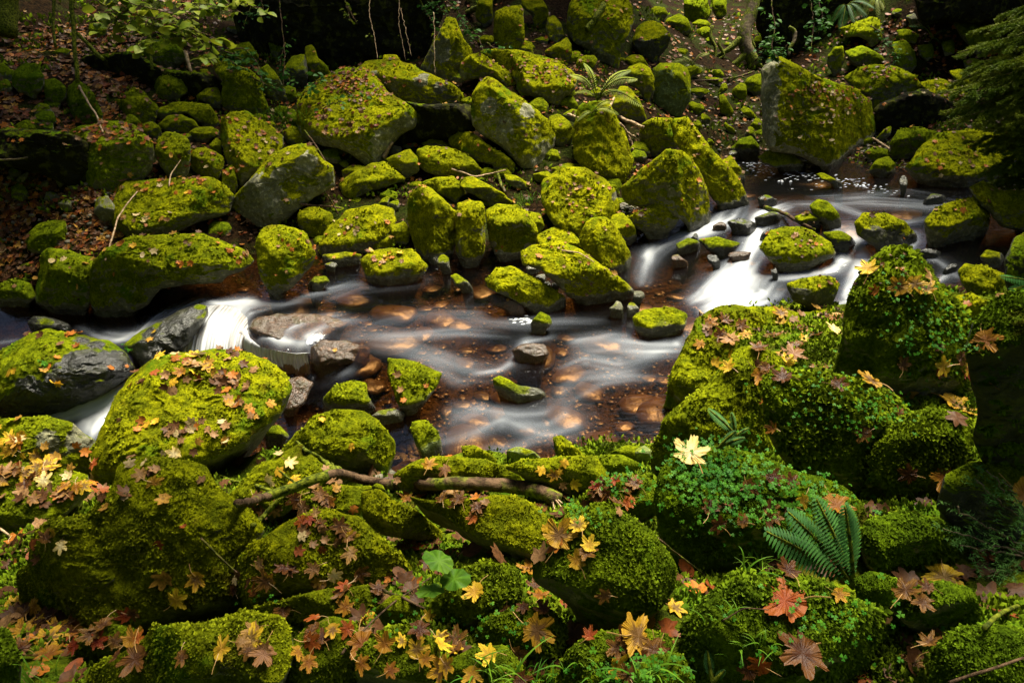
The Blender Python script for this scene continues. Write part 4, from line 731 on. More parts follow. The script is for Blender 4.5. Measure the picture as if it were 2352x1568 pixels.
def build_rock(name, label, P, o):
    global bvn
    seed = abs(hash_(label)) % 9973; rr = np.random.default_rng(seed)
    P = P.mean(0) + (P - P.mean(0)) * (1.06 if P[:, 1].mean() < 560 and name != 'rock_wall' else 1.03); A = area(P); per = np.linalg.norm(np.diff(np.vstack([P, P[:1]]), axis=0), axis=1).sum()
    nth = int(np.clip(per / 3.6, 28, 260)); C0 = star_centre(P); Bd, _ = resample(P, nth)
    rpx = math.sqrt(A / np.pi); nr = int(np.clip(rpx / 2.6, 7, 70))
    bot = P[P[:, 1] > P[:, 1].max() - 0.18 * np.ptp(P[:, 1])].mean(0); bot[1] = P[:, 1].max() - 0.02 * np.ptp(P[:, 1])
    tb = o['t'] if 't' in o else depth_on(bot[0], bot[1], water_or_ground) + o.get('dt', 0)
    S = math.sqrt(A) / F * tb
    pb = pt(bot[0], bot[1], tb); inw = bool(inpoly(pb[None, :2], WPL)[0]) and 'dry' not in o
    # facets
    lo, hi = P.min(0), P.max(0); f = o.get('f', (0.42, 0.42)); f = f if isinstance(f, tuple) else (f, f)
    az0 = math.atan2((C0[0] - 1176) / F, cp)
    def nrm(yaw, el):   # yaw right positive as seen; el up
        a = az0 + R(yaw); return np.array([math.sin(R(yaw) - az0 * 0) * math.cos(R(el)), -math.cos(R(yaw)) * math.cos(R(el)), math.sin(R(el))])
    yf = lo[1] + (hi[1] - lo[1]) * np.array(f); slope = math.degrees(math.atan2(yf[1] - yf[0], hi[0] - lo[0]))
    R0 = np.array([C0[0], lo[1] + (hi[1] - lo[1]) * (f[0] + (f[1] - f[0]) * (C0[0] - lo[0]) / (hi[0] - lo[0]))])
    tilt = o.get('tt', 32 + rr.uniform(-6, 8)); el = o.get('el', rr.uniform(-4, 14)); yw = o.get('yaw', rr.uniform(-22, 22))
    nT = np.array([math.sin(R(slope)) * 0.9, -math.sin(R(tilt)), math.cos(R(tilt))]); nT /= np.linalg.norm(nT)
    planes = [(nT, R0, 0.0), (nrm(yw, el), R0, 0.0)]
    if o.get('s') is not None:
        sx, y1, y2 = o['s']; cx = lo[0] + (hi[0] - lo[0]) * sx
        planes[1] = (nrm(y1, el), np.array([cx, R0[1]]), 0.0); planes.append((nrm(y2, el), np.array([cx, R0[1]]), 0.0))
    rx, ry = (hi - lo) / 2
    for _ in range(o.get('nf', 7)):
        a = rr.uniform(0, 2 * np.pi); ps = R0 * 0 + C0 + np.array([math.cos(a) * rx, -math.sin(a) * ry]) * rr.uniform(0.45, 0.75)
        yaw_ = math.cos(a) * rr.uniform(25, 60); e_ = 25 + math.sin(a) * rr.uniform(10, 45)
        planes.append((nrm(yaw_, e_), ps, S * rr.uniform(-0.04, 0.05)))
    if o.get('round'): planes = planes[:2]
    s = np.linspace(0, 1, nr + 1)[1:] ** 0.85
    XY = C0 + (Bd[None] - C0) * s[:, None, None]; XY = np.vstack([C0[None], XY.reshape(-1, 2)]); sv = np.r_[0, np.repeat(s, nth)]
    def surf(XY, sv, t0):
        d = rays(XY[:, 0], XY[:, 1]); k = 0.012 * S; acc = []
        for n_, p_, off in planes:
            P0 = pt(p_[0], p_[1], t0 - off) - CAM; den = d @ n_; den = np.minimum(den, -0.10)
            acc.append((n_ @ P0) / den)
        acc = np.array(acc); m = acc.max(0); t = m + k * np.log(np.exp((acc - m) / k).sum(0))
        t = t0 + S * 1.1 * np.tanh((t - t0) / (S * 1.1))
        if o.get('round'): t = 0.45 * t + 0.55 * (t0 + S * 0.55 * (sv ** 2) + (t - t0) * 0.35)
        rim = 1 - np.sqrt(np.clip(1 - sv ** 5, 0, 1)); return t + o.get('rim', 0.14) * S * rim
    ib = np.argmin(np.linalg.norm(XY - (bot * .93 + C0 * .07), axis=1))
    t0 = tb; t0 += tb - surf(XY, sv, t0)[ib]
    tf = surf(XY, sv, t0)
    # back shell
    sb = np.linspace(1, 0, 9)[1:-1]; rim_t = tf[-nth:]; mt = rim_t.mean(); th = o.get('th', 0.45) * S
    XYb = [C0 + (Bd - C0) * (v ** 0.6) for v in sb]; Tb = [mt + (rim_t - mt) * v + th * math.sqrt(1 - v * v) for v in sb]
    XYa = np.vstack([XY] + XYb + [C0[None]]); Ta = np.r_[tf, np.concatenate(Tb), mt + th]
    V = pt(XYa[:, 0], XYa[:, 1], Ta)
    # rock relief
    dv = rays(XYa[:, 0], XYa[:, 1]); nf = len(XY); sg = np.r_[-np.ones(nf), np.ones(len(XYa) - nf)]
    lowf = fbm(V * (1.9 / max(S, .15)) + seed, 3); midf = fbm(V * 9 + seed, 3)
    ridg = 1 - np.abs(fbm(V * (3.2 / max(S, .2)) * [1, 1, 2.2] + seed * 2, 4)) * 1.6
    lump = o.get('lump', 1.0)
    disp = lump * (0.04 * S * lowf + min(0.022, .045 * S) * midf - 0.02 * S * sstep(0.8, 1.08, ridg)) 
    V = V + (dv * (-sg)[:, None] * -1) * 0 - dv * (disp * -sg * -1)[:, None]
    jit = np.stack([noise3(V * 11 + 3), noise3(V * 11 + 40)], 1) * min(0.012, 0.03 * S) + np.stack([noise3(V * 4 + 9), noise3(V * 4 + 70)], 1) * min(0.02, 0.03 * S)
    V = V + jit[:, :1] * RT + jit[:, 1:] * UP
    wz = WL(V[:, :2])
    if inw:
        zb = pb[2]; lowm = sstep(zb + 0.05, zb - 0.03, V[:, 2]); V[:, 2] -= 0.28 * lowm
    elif o.get('dt', 0) >= 0:
        zb = pb[2]; lowm = sstep(zb + 0.10 * S, zb - 0.04 * S, V[:, 2]); V[:, 2] -= 0.22 * S * lowm
    # faces
    fc = [np.stack([np.zeros(nth, int), 1 + np.arange(nth), 1 + (np.arange(nth) + 1) % nth], 1)]
    ar = np.arange(nth); ar2 = (ar + 1) % nth; qs = []
    nrings = nr + len(sb)
    for k in range(nrings - 1):
        b0 = 1 + k * nth; b1 = b0 + nth; qs.append(np.stack([b0 + ar, b1 + ar, b1 + ar2, b0 + ar2], 1))
    last = len(V) - 1; b0 = 1 + (nrings - 1) * nth
    fc.append(np.stack([np.full(nth, last), b0 + ar2, b0 + ar], 1)); Q = np.vstack(qs); T = np.vstack(fc)
    sgn = np.sign(np.sum(Bd[:, 0] * np.roll(Bd[:, 1], -1) - Bd[:, 1] * np.roll(Bd[:, 0], -1)))
    if sgn > 0: Q = Q[:, ::-1]; T = T[:, ::-1]   # image y runs down
    # vertex normals
    N = np.zeros_like(V); fn = np.cross(V[Q[:, 2]] - V[Q[:, 0]], V[Q[:, 3]] - V[Q[:, 1]])
    for j in range(4): np.add.at(N, Q[:, j], fn)
    N /= np.linalg.norm(N, axis=1)[:, None] + 1e-9
    m = o.get('m', rr.uniform(.66, .9) if C0[1] < 560 else .9) - 0.5; moss = 0.5 + m + 0.58 * (N[:, 2] - 0.2) + 0.34 * fbm(V * 2.6 + seed, 4) - o.get('bx', 0) * sstep(.25, .65, -N[:, 0]) - o.get('bd', .35) * sstep(.05, -.4, N[:, 2])
    for (x, y, r_) in o.get('st', []):
        dd = np.hypot(XYa[:, 0] - x, XYa[:, 1] - y) / r_; moss -= 0.85 * sstep(1.35, 0.5, dd + 0.55 * noise3(V * 7) + .3 * noise3(V * 19))
    wet = np.zeros(len(V))
    if inw or o.get('wet'):
        hgt = V[:, 2] - np.where(inw, wz, pb[2]) ; line = sstep(0.15, 0.04, hgt + 0.045 * noise3(V * 9)); moss -= 1.25 * line; wet = np.maximum(wet, line)
    if o.get('wet'): wet = np.maximum(wet, o['wet'] * sstep(0.62, 0.4, moss)); 
    loc = pb.copy()
    ob = new_mesh(name, V, [Q, T], M_ROCK, attrs={'moss': moss.clip(0, 1), 'wet': wet}, loc=loc)
    hue = o.get('h', float(np.clip(0.15 + 0.00045 * (abs(C0[0] - 1200) - 300) + (0.55 if C0[0] > 1700 and C0[1] > 650 else .42 if C0[1] > 1000 else 0) + rr.uniform(-.1, .28), 0, 1)))
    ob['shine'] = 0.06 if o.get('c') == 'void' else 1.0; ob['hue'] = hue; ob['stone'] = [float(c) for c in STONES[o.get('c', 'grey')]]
    tag(ob, label, o.get('cat', 'boulder' if name != 'mossy_stone' else 'stone'), o.get('g'))
    BV.append(V); BF.append(Q + bvn); BH.append(np.full(len(Q), len(HOSTS))); bvn += len(V)
    HOSTS.append((label, ob, C0, S))
    # moss fronds as a part of the boulder
    dens = o.get('fz', 1.0)
    fm = moss[Q].mean(1) - 0.25 * wet[Q].mean(1); up_ = N[Q].mean(1); fcn = V[Q].mean(1)
    vis = ((fcn - CAM) * fn).sum(1) < 0
    px_, py_, t_ = project(V[Q].reshape(-1, 3)); qx = px_.reshape(-1, 4); qy = py_.reshape(-1, 4)
    ar_ = 0.5 * np.abs((qx[:, 2] - qx[:, 0]) * (qy[:, 3] - qy[:, 1]) - (qx[:, 3] - qx[:, 1]) * (qy[:, 2] - qy[:, 0]))
    dist = np.linalg.norm(fcn - CAM, axis=1)
    inb = (qx[:, 0] > -40) & (qx[:, 0] < 2392) & (qy[:, 0] < 1610) & (qy[:, 0] > -30)
    wgt = ar_ * inb * np.where(vis, 1, 0.3) * sstep(0.5, 0.75, fm + 0.15 * noise3(fcn * 14)) * np.where(dist < 3.6, 0.07, 0.05) * dens * TUFTS * np.where(dist > 5.5, .75, 1)
    cnt = rr.poisson(np.minimum(wgt, 60))
    idx = np.repeat(np.arange(len(Q)), cnt); n = len(idx)
    if n > 120:
        a, b = rr.random((2, n)); q4 = V[Q[idx]]
        pos = (q4[:, 0] * ((1 - a) * (1 - b))[:, None] + q4[:, 1] * (a * (1 - b))[:, None] + q4[:, 2] * (a * b)[:, None] + q4[:, 3] * ((1 - a) * b)[:, None])
        nn = up_[idx]; nn /= np.linalg.norm(nn, axis=1)[:, None]; ds = dist[idx]
        ln = (0.0024 * ds + 0.0035) * rr.uniform(0.5, 1.6, n) * o.get('fl', 1.0) * np.clip(.95 + .9 * noise3(pos * 5.5), .35, 1.9)
        dr = nn + rr.normal(size=(n, 3)) * 0.65 + [0, 0, 0.25]; dr /= np.linalg.norm(dr, axis=1)[:, None]
        sd3 = np.cross(dr, rr.normal(size=(n, 3))); sd3 /= np.linalg.norm(sd3, axis=1)[:, None] + 1e-9
        wd = ln * rr.uniform(0.22, 0.42, n); base = pos - nn * (ln * 0.2)[:, None]
        mid = base + dr * (ln * 0.55)[:, None]; tipp = base + dr * ln[:, None] - [0, 0, 0.25] * ln[:, None]
        VV = np.stack([base - sd3 * (wd * .4)[:, None], base + sd3 * (wd * .4)[:, None], mid + sd3 * wd[:, None], tipp, mid - sd3 * wd[:, None]], 1).reshape(-1, 3)
        b5 = np.arange(n) * 5; vv = rr.uniform(0.0, 0.6, n)
        tip = np.stack([vv * 0 + 0.15, vv * 0 + .15, vv + .55, vv + .95, vv + .55], 1).ravel()
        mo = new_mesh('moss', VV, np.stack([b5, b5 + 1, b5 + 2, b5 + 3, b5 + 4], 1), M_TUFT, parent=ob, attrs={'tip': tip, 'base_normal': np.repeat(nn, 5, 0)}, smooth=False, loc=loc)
        mo['hue'] = hue; mo['kind'] = 'stuff'
        TOTAL[0] += n
def hash_(s):
    h = 5381
    for c in s: h = (h * 33 + ord(c)) & 0x7fffffff
    return h
SHADE_TREES = [ # label, x, y, height, crown radius, leaves, lean : unseen crowns added to block sky and sun, with a gap over the stream
 ('unseen beech added for shade on the upper left bank', -10.5, 14.5, 6.0, 4.2, 9000, (4.0, -2.5)), ('unseen beech added for shade behind the black hollow', -3.5, 17, 6.5, 3.6, 5000, (.5, -3)), ('unseen beech added for shade above the centre of the far bank', 3.0, 18, 5.0, 3.2, 3500, (-1, -1.5)),
 ('unseen beech added for shade on the upper right bank', 12, 17, 5.5, 4.2, 5000, (-2.2, -3)), ('unseen beech added for shade at the left edge of the clearing', -12.5, 7.5, 7.0, 4.0, 7000, (3.0, 0)), ('unseen beech added for shade at the right edge of the clearing', 13.5, 9, 7.5, 4.2, 8000, (-2.0, 0)),
 ('unseen beech added for shade right behind the viewer', 6.6, 2.2, 4.6, 2.0, 9000, (-2.0, 1.0)), ('unseen young beech added for shade beside the fir sprigs right of the viewer', 6.5, 5.5, 4.8, 2.0, 3500, (.4, .2)), ('unseen young beech added for shade reaching over the near bank', -4.6, .6, 5.0, 1.9, 1100, (3.5, 2.8)), ('spreading beech added to block sky far left behind the viewer', -8, -5, 5.5, 4.6, 5000, (0, 0), 2.2), ('spreading beech added to block sky straight behind the viewer', -1.5, -8, 5.5, 4.8, 5000, (0, 0), 2.2), ('spreading beech added to block sky far right behind the viewer', 7, -6, 5.5, 4.6, 5000, (0, 0), 2.2),
 ('unseen low tree added to block sky beyond the left end of the stream', -13, 3, 4.5, 4.0, 4000, (0, 0), 2.2), ('unseen beech added for shade left behind the viewer', -6, -2.5, 7.5, 3.4, 6000, (0, 2))]
TUFTS = 1.0; TOTAL = [0]
for r_ in ROCKS: build_rock(*r_)
print('rocks', len(ROCKS), 'tufts', TOTAL[0])
# ------------------------------------------------------------------ filler stones in the gaps of the slide
cov = np.zeros((157, 236), bool); gyy, gxx = np.mgrid[0:157, 0:236]; gp = np.c_[gxx.ravel() * 10 + 5., gyy.ravel() * 10 + 5.]
for _, _, Pp, _ in ROCKS: cov |= inpoly(gp, Pp).reshape(157, 236)
SIDES = lambda dx, dy: ('right of' if dx > 0 else 'left of') if abs(dx) > abs(dy) else ('below' if dy > 0 else 'behind')
def short(label):
    w_ = label.split(); out = []
    for x in w_:
        if x in ('with', 'beside', 'behind', 'below', 'under', 'at', 'in', 'on', 'above', 'near', 'between', 'against', 'cut', 'by', 'to', 'the', 'down', 'of', 'and', 'just', 'where', 'among', 'across', 'resting', 'lying', 'standing', 'leaning') and len(out) >= 4: break
        out.append(x)
    while out and out[-1] in ('the', 'of', 'a', 'at', 'to', 'in', 'left', 'right', 'from', 'its'): out.pop()
    return ' '.join(out[:7])
LABELS = set(l for _, l, _, _ in ROCKS)
def uniq(cands):
    for c in cands:
        if c not in LABELS: LABELS.add(c); return c
    LABELS.add(cands[-1]); return cands[-1]
rf = np.random.default_rng(5); made = 0; NR0 = len(ROCKS)
zones = [(0, 560, 60, 620, 34, (12, 30)), (560, 1480, 90, 620, 70, (9, 26)), (1480, 2352, 10, 400, 24, (8, 20)), (0, 560, 1060, 1560, 4, (20, 40)), (600, 1050, 1040, 1130, 8, (10, 22)), (560, 1000, 0, 130, 10, (16, 34))]
for x0, x1, y0, y1, n, (s0, s1_) in zones:
    k = 0
    for _ in range(n * 14):
        if k >= n: break
        x, y = rf.uniform(x0, x1), rf.uniform(y0, y1); g = cov[min(156, int(y // 10)), min(235, int(x // 10))]
        if g: continue
        P0 = wl_pts([[x, y]])[0]
        if inpoly(P0[None, :2], WPL)[0] and GL(P0[None, :2])[0] < P0[2] + .1: continue
        rx = rf.uniform(s0, s1_); ry = rx * rf.uniform(.5, .95)
        th = np.sort(rf.uniform(0, 2 * np.pi, 7)); th = np.linspace(0, 2 * np.pi, 8)[:-1] + rf.uniform(-.3, .3, 7)
        Pq = np.c_[x + rx * np.cos(th) * rf.uniform(.8, 1.2, 7), y + ry * np.sin(th) * rf.uniform(.8, 1.2, 7)]
        hs = min(ROCKS[:NR0], key=lambda r: np.hypot(*(r[2].mean(0) - [x, y]))); dx, dy = x - hs[2].mean(0)[0], y - hs[2].mean(0)[1]
        h_ = short(hs[1]); sz = 'small' if rx < (s0 + s1_) / 2 else 'mid-sized'
        dr_ = SIDES(dx, dy)
        lb = uniq([f'{a} {sz} mossy stone wedged {dr_} the {h_}' for a in ('dim', 'olive', 'leaf-flecked', 'blunt', 'sunken', 'angular', 'rounded', 'low', 'lopsided', 'half-hidden', 'chunky', 'squat')])
        build_rock('gap_stone', lb, Pq, dict(m=rf.choice([.85, .7, .6, .4]), h=float(np.clip(.25 + .0003 * abs(x - 1200) + rf.uniform(-.1, .2), 0, .8)), dt=.12, cat='stone', g='stones wedged in the gaps of the rock slide'))
        ROCKS.append(('', lb, Pq, {})); cov |= inpoly(gp, Pq).reshape(157, 236); k += 1; made += 1
# ------------------------------------------------------------------ stones on the stream bed
rb = np.random.default_rng(11); wcov = np.zeros(len(gp), bool)
for _, _, Pp, _ in ROCKS: wcov |= inpoly(gp, Pp)
def bed_stone(x, y, r, label, group='stones on the stream bed'):
    P0 = wl_pts([[x, y]])[0]; d = np.linalg.norm(P0 - CAM); rad = r / F * d
    n1, n2 = 20, 12; th = np.linspace(0, 2 * np.pi, n1 + 1)[:-1]; ph = np.linspace(0.05, np.pi - .05, n2)
    D = np.stack([np.outer(np.sin(ph), np.cos(th)), np.outer(np.sin(ph), np.sin(th)), np.outer(np.cos(ph), np.ones(n1))], -1).reshape(-1, 3)
    k = 1 + 0.26 * noise3(D * 1.5 + [x, y, 0]) + 0.12 * noise3(D * 3.5 + x); a = rb.uniform(0, 3.14)
    V = D * k[:, None] * [rad * 1.15, rad * .85, rad * .33]; c, s = math.cos(a), math.sin(a)
    V = np.c_[V[:, 0] * c - V[:, 1] * s, V[:, 0] * s + V[:, 1] * c, V[:, 2]]
    z = min(float(ground(P0[None, :2])[0]) + rad * .15, P0[2] - rad * .42 - .03)
    V += [P0[0], P0[1], z]; i = np.arange(n1 * n2).reshape(n2, n1)
    q = np.stack([i[:-1], np.roll(i, -1, 1)[:-1], np.roll(i, -1, 1)[1:], i[1:]], -1).reshape(-1, 4)[:, ::-1]
    q = np.vstack([q]); o = new_mesh('bed_stone', V, [q, np.array([list(i[0][::-1])])[:, :4] * 0 + i[0][:4]], M_BED, loc=[P0[0], P0[1], z])
    tag(o, label, 'stone', group)
cx_ = [('left', 0, 700), ('centre', 700, 1250), ('right', 1250, 1800), ('far right', 1800, 2352)]; tries = 0; nb = 0; bp = []
adj = ['amber', 'rust-brown', 'dark brown', 'orange-brown', 'tawny']; shp = ['flat', 'rounded', 'oval', 'blunt', 'smooth']
for _ in range(4000):
    if nb >= 170: break
    x, y = rb.uniform(440, 1700), rb.uniform(600, 1100)
    if rb.random() < .12: x, y = rb.uniform(1650, 2200), rb.uniform(380, 700)
    P0 = wl_pts([[x, y]])[0]
    if not inpoly(P0[None, :2], WPL)[0] or wcov[min(len(gp) - 1, int(y // 10) * 236 + int(x // 10))]: continue
    big = rb.random() < .3; r = rb.uniform(26, 62) if big else rb.uniform(8, 22)
    if any((x - a) ** 2 + ((y - b) * 1.3) ** 2 < (r + c) ** 2 * .6 for a, b, c in bp): continue
    bp.append((x, y, r)); hs = min(HOSTS, key=lambda h: np.hypot(*(h[2] - [x, y]))); 
    d_ = SIDES(x - hs[2][0], y - hs[2][1]); h_ = short(hs[0])
    cands = [f'{a} {b} stone under water {d_} the {h_}' for a in adj for b in shp]; rb.shuffle(cands)
    bed_stone(x, y, r, uniq(cands)); nb += 1
for x, y, r, lb in [(1380, 975, 58, 'broad amber boulder under water left of the rounded right foreground rock'), (1480, 885, 50, 'dark brown boulder under water beside the right foreground rocks'), (1070, 970, 66, 'long purple-brown slab under water right of the triangular boulder'), (905, 745, 56, 'wide brown slab under water upstream of the waterfall ledge'), (1010, 690, 44, 'orange-brown boulder under water below the narrow upright block'), (1300, 905, 48, 'brown boulder under water right of the crescent-shaped stone'), (1150, 900, 36, 'brown cobble under water left of the crescent-shaped stone')]: bed_stone(x, y, r, uniq([lb]))
# pebbles, uncountable
def pebbles(n, sampler, name, mat, rr_):
    V0 = np.array([[math.cos(a) * math.cos(b), math.sin(a) * math.cos(b), math.sin(b)] for b in (-.9, 0, .9) for a in np.linspace(0, 6.28, 7)[:-1]] + [[0, 0, 1.]])
    q = [[i, (i + 1) % 6, 6 + (i + 1) % 6, 6 + i] for i in range(6)] + [[6 + i, 6 + (i + 1) % 6, 12 + (i + 1) % 6, 12 + i] for i in range(6)]; t = [[12 + i, 12 + (i + 1) % 6, 18] for i in range(6)]
    q = np.array(q); t = np.array(t); Vs, Q, T = [], [], []
    for k in range(n):
        p, r = sampler()
        if p is None: continue
        a = rr_.uniform(0, 3.14); c, s = math.cos(a), math.sin(a); v = V0 * [r, r * .7, r * .5] * rr_.uniform(.85, 1.15, (19, 1))
        v = np.c_[v[:, 0] * c - v[:, 1] * s, v[:, 0] * s + v[:, 1] * c, v[:, 2]] + p; b = len(Vs) * 19; Vs.append(v); Q.append(q + b); T.append(t + b)
    o = new_mesh(name, np.vstack(Vs), [np.vstack(Q), np.vstack(T)], mat); return tag(o, kind='stuff')
def s_bed():
    p = wl_pts([[rb.uniform(430, 1700), rb.uniform(600, 1100)]])[0]
    if not inpoly(p[None, :2], WPL)[0]: return None, 0
    r = rb.uniform(.012, .04); p[2] = min(float(ground(p[None, :2])[0]), p[2] - .03) + r * .2; return p, r
pebbles(2600, s_bed, 'bed_gravel', M_BED, rb)
def s_scree():
    x, y = [(rb.uniform(0, 260), rb.uniform(370, 560)), (rb.uniform(1590, 1770), rb.uniform(190, 350)), (rb.uniform(1420, 1500), rb.uniform(460, 520)), (rb.uniform(860, 960), rb.uniform(1010, 1100)), (rb.uniform(1980, 2080), rb.uniform(300, 400))][rb.integers(5)]
    t = depth_on(x, y); p = pt(x, y, t); r = rb.uniform(.015, .05); return p + [0, 0, r * .3], r
KS = NT('scree_pebble'); _o = KS.n('ShaderNodeTexCoord').outputs['Object']; M_SCREE = KS.done(KS.bsdf(KS.mix(KS.ramp(KS.noise(_o, 7, 4), .35, .65), (.03, .03, .015), (.13, .11, .07)), .8))
pebbles(700, s_scree, 'scree_gravel', M_SCREE, rb)

# ------------------------------------------------------------------ ray casting on what is built so far
VV = np.vstack(BV); FF = np.vstack(BF); HH = np.concatenate(BH)
bvh = BVHTree.FromPolygons(VV.tolist(), FF.tolist())
def cast(x, y):
    d = rays(x, y); h = bvh.ray_cast(Vector(CAM), Vector(d / np.linalg.norm(d)))
    if h[0] is None: return None
    p, n = np.array(h[0]), np.array(h[1])
    if n @ d > 0: n = -n
    return p, n, int(HH[h[2]]), h[3]
def over_water(p): return inpoly(p[None, :2], WPL)[0] and p[2] < WL(p[None, :2])[0] + .02

# ------------------------------------------------------------------ moss carpet on the ground of the near bank
rm_ = np.random.default_rng(3); pos, nor, ds = [], [], []
for _ in range(26000):
    x, y = rm_.uniform(0, 2352), 1568 - 560 * rm_.random() ** 1.2
    h = cast(x, y)
    if h is None or h[2] != -1 or over_water(h[0]) or noise3(h[0][None] * 2.2)[0] < -.15: continue
    pos.append(h[0]); nor.append(h[1]); ds.append(h[3])
for _ in range(9000):
    x, y = rm_.uniform(1300, 2352), rm_.uniform(640, 1120); h = cast(x, y)
    if h is None or h[2] != -1 or over_water(h[0]): continue
    pos.append(h[0]); nor.append(h[1]); ds.append(h[3])
for _ in range(9000):
    x, y = rm_.uniform(0, 2352), rm_.uniform(0, 640); h = cast(x, y)
    if h is None or h[2] != -1 or over_water(h[0]) or noise3(h[0][None] * 1.6)[0] < .1: continue
    pos.append(h[0]); nor.append(h[1]); ds.append(h[3])
pos = np.repeat(np.array(pos), 5, 0); nn = np.repeat(np.array(nor), 5, 0); ds = np.repeat(np.array(ds), 5); n = len(pos)
pos = pos + rm_.normal(size=(n, 3)) * [.012, .012, .002] * (ds[:, None] * .5)
ln = (0.0035 * ds + 0.006) * rm_.uniform(.6, 1.8, n); dr = nn + rm_.normal(size=(n, 3)) * .7 + [0, 0, .4]; dr /= np.linalg.norm(dr, axis=1)[:, None]
s3_ = np.cross(dr, rm_.normal(size=(n, 3))); s3_ /= np.linalg.norm(s3_, axis=1)[:, None]; wd = ln * .3; mid = pos + dr * (ln * .5)[:, None]
V5 = np.stack([pos - s3_ * (wd * .4)[:, None], pos + s3_ * (wd * .4)[:, None], mid + s3_ * wd[:, None], pos + dr * ln[:, None], mid - s3_ * wd[:, None]], 1).reshape(-1, 3)
b5 = np.arange(n) * 5; vv = rm_.uniform(0, .6, n)
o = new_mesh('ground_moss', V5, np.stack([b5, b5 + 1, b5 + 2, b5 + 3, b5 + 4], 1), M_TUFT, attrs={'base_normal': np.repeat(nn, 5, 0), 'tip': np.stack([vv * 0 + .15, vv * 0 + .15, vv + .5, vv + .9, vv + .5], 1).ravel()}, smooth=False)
o['hue'] = .65; tag(o, kind='stuff')

# ------------------------------------------------------------------ fallen leaves
def maple(rr_, fine=True):
    """outline of a five-lobed leaf, width about 1, stalk at the origin pointing down"""
    lobes = [(90, 1.0, 17), (40, .93, 16), (140, .93, 16), (-14, .66, 14), (194, .66, 14)]
    pts = []
    for ang in np.arange(-75, 256, 3.6 if fine else 11):
        r = .34
        for a, l, w_ in lobes:
            d = abs((ang - a + 180) % 360 - 180); r = max(r, l * (.40 + .60 * max(0, 1 - (d / (w_ * 1.7)) ** .95) + (.10 if .38 < d / w_ < .62 or 1.0 < d / w_ < 1.22 else 0)) if d < w_ * 1.7 else .40 * l)
        r *= 1 + (rr_.uniform(-.05, .05) if fine else rr_.uniform(-.05, .05)); pts.append((r * math.cos(R(ang)), r * math.sin(R(ang)) + .0))
    pts = np.array(pts); return np.vstack([[0, -.06], pts]) * .62
def oval(rr_, fine=True):
    t = np.linspace(-1.4, 4.5, 15 if fine else 9); return np.vstack([[0, 0], np.c_[np.cos(t) * .26, np.sin(t) * .46 + .45]])
def leaf_mesh(rr_, kind, curl, fine=True):
    P = maple(rr_, fine) if kind == 'maple' else oval(rr_, fine); n = len(P) - 1
    c = np.array([0, .12]) if kind == 'maple' else np.array([0, .45]); inner = c + (P[1:] - c) * .5
    XY = np.vstack([[c], inner, P[1:]]); r = np.linalg.norm(XY - c, axis=1); ang = np.arctan2(*(XY - c).T[::-1])
    z = .9 * curl[0] * r ** 2 + curl[1] * XY[:, 0] * np.abs(XY[:, 0]) + .03 * np.cos(ang * 5 + .3) * r + curl[2] * XY[:, 1] ** 2 + .03 * rr_.normal(size=len(XY)) * r
    V = np.c_[XY, z]; i = np.arange(n); j = (i + 1) % n
    T = np.stack([np.zeros(n, int), 1 + i, 1 + j], 1); Q = np.stack([1 + i, 1 + n + i, 1 + n + j, 1 + j], 1)
    if kind == 'oval': pass
    rad = np.r_[0, np.full(n, .5), np.full(n, 1.)]; return V, T, Q, rad
LP = {}
rl = np.random.default_rng(21); VAR = {}
for kind in ('maple', 'oval'):
    for v in range(9 if kind == 'maple' else 3):
        V, T, Q, rad = leaf_mesh(rl, kind, (rl.uniform(-.5, .7), rl.uniform(-.35, .35), rl.uniform(-.5, .35)))
        for col in LEAFM:
            me = bpy.data.meshes.new('maple_leaf' if kind == 'maple' else 'oval_leaf')
            me.from_pydata(V.tolist(), [], T.tolist() + Q.tolist()); me.materials.append(LEAFM[col])
            a = me.attributes.new('rad', 'FLOAT', 'POINT'); a.data.foreach_set('value', rad.astype(np.float32)); me.attributes.new('vein', 'FLOAT', 'POINT')
            VAR[(kind, v, col)] = me
    sx = np.linspace(0, 1, 6); c3 = np.c_[.04 * np.sin(sx * 4), -.05 - .62 * sx, .05 * np.sin(sx * 3.1)]
    SV = np.vstack([c3 + [.012, 0, 0], c3 - [.012, 0, 0], c3 + [0, 0, .014]]); SQ = [[i, i + 1, 7 + i, 6 + i] for i in range(5)] + [[6 + i, 7 + i, 13 + i, 12 + i] for i in range(5)] + [[12 + i, 13 + i, i + 1, i] for i in range(5)]
    me = bpy.data.meshes.new('stalk'); me.from_pydata(SV.tolist(), [], SQ); me.materials.append(M_STALK); VAR[kind] = me
def frame(n, yaw, tilt, rr_):
    n = n + rr_.normal(size=3) * tilt; n /= np.linalg.norm(n); a = np.array([math.cos(yaw), math.sin(yaw), 0]); y = a - n * (a @ n); y /= np.linalg.norm(y) + 1e-9; x = np.cross(y, n); return np.stack([x, y, n], 1)
REQ = []   # x, y, colour, width px, kind
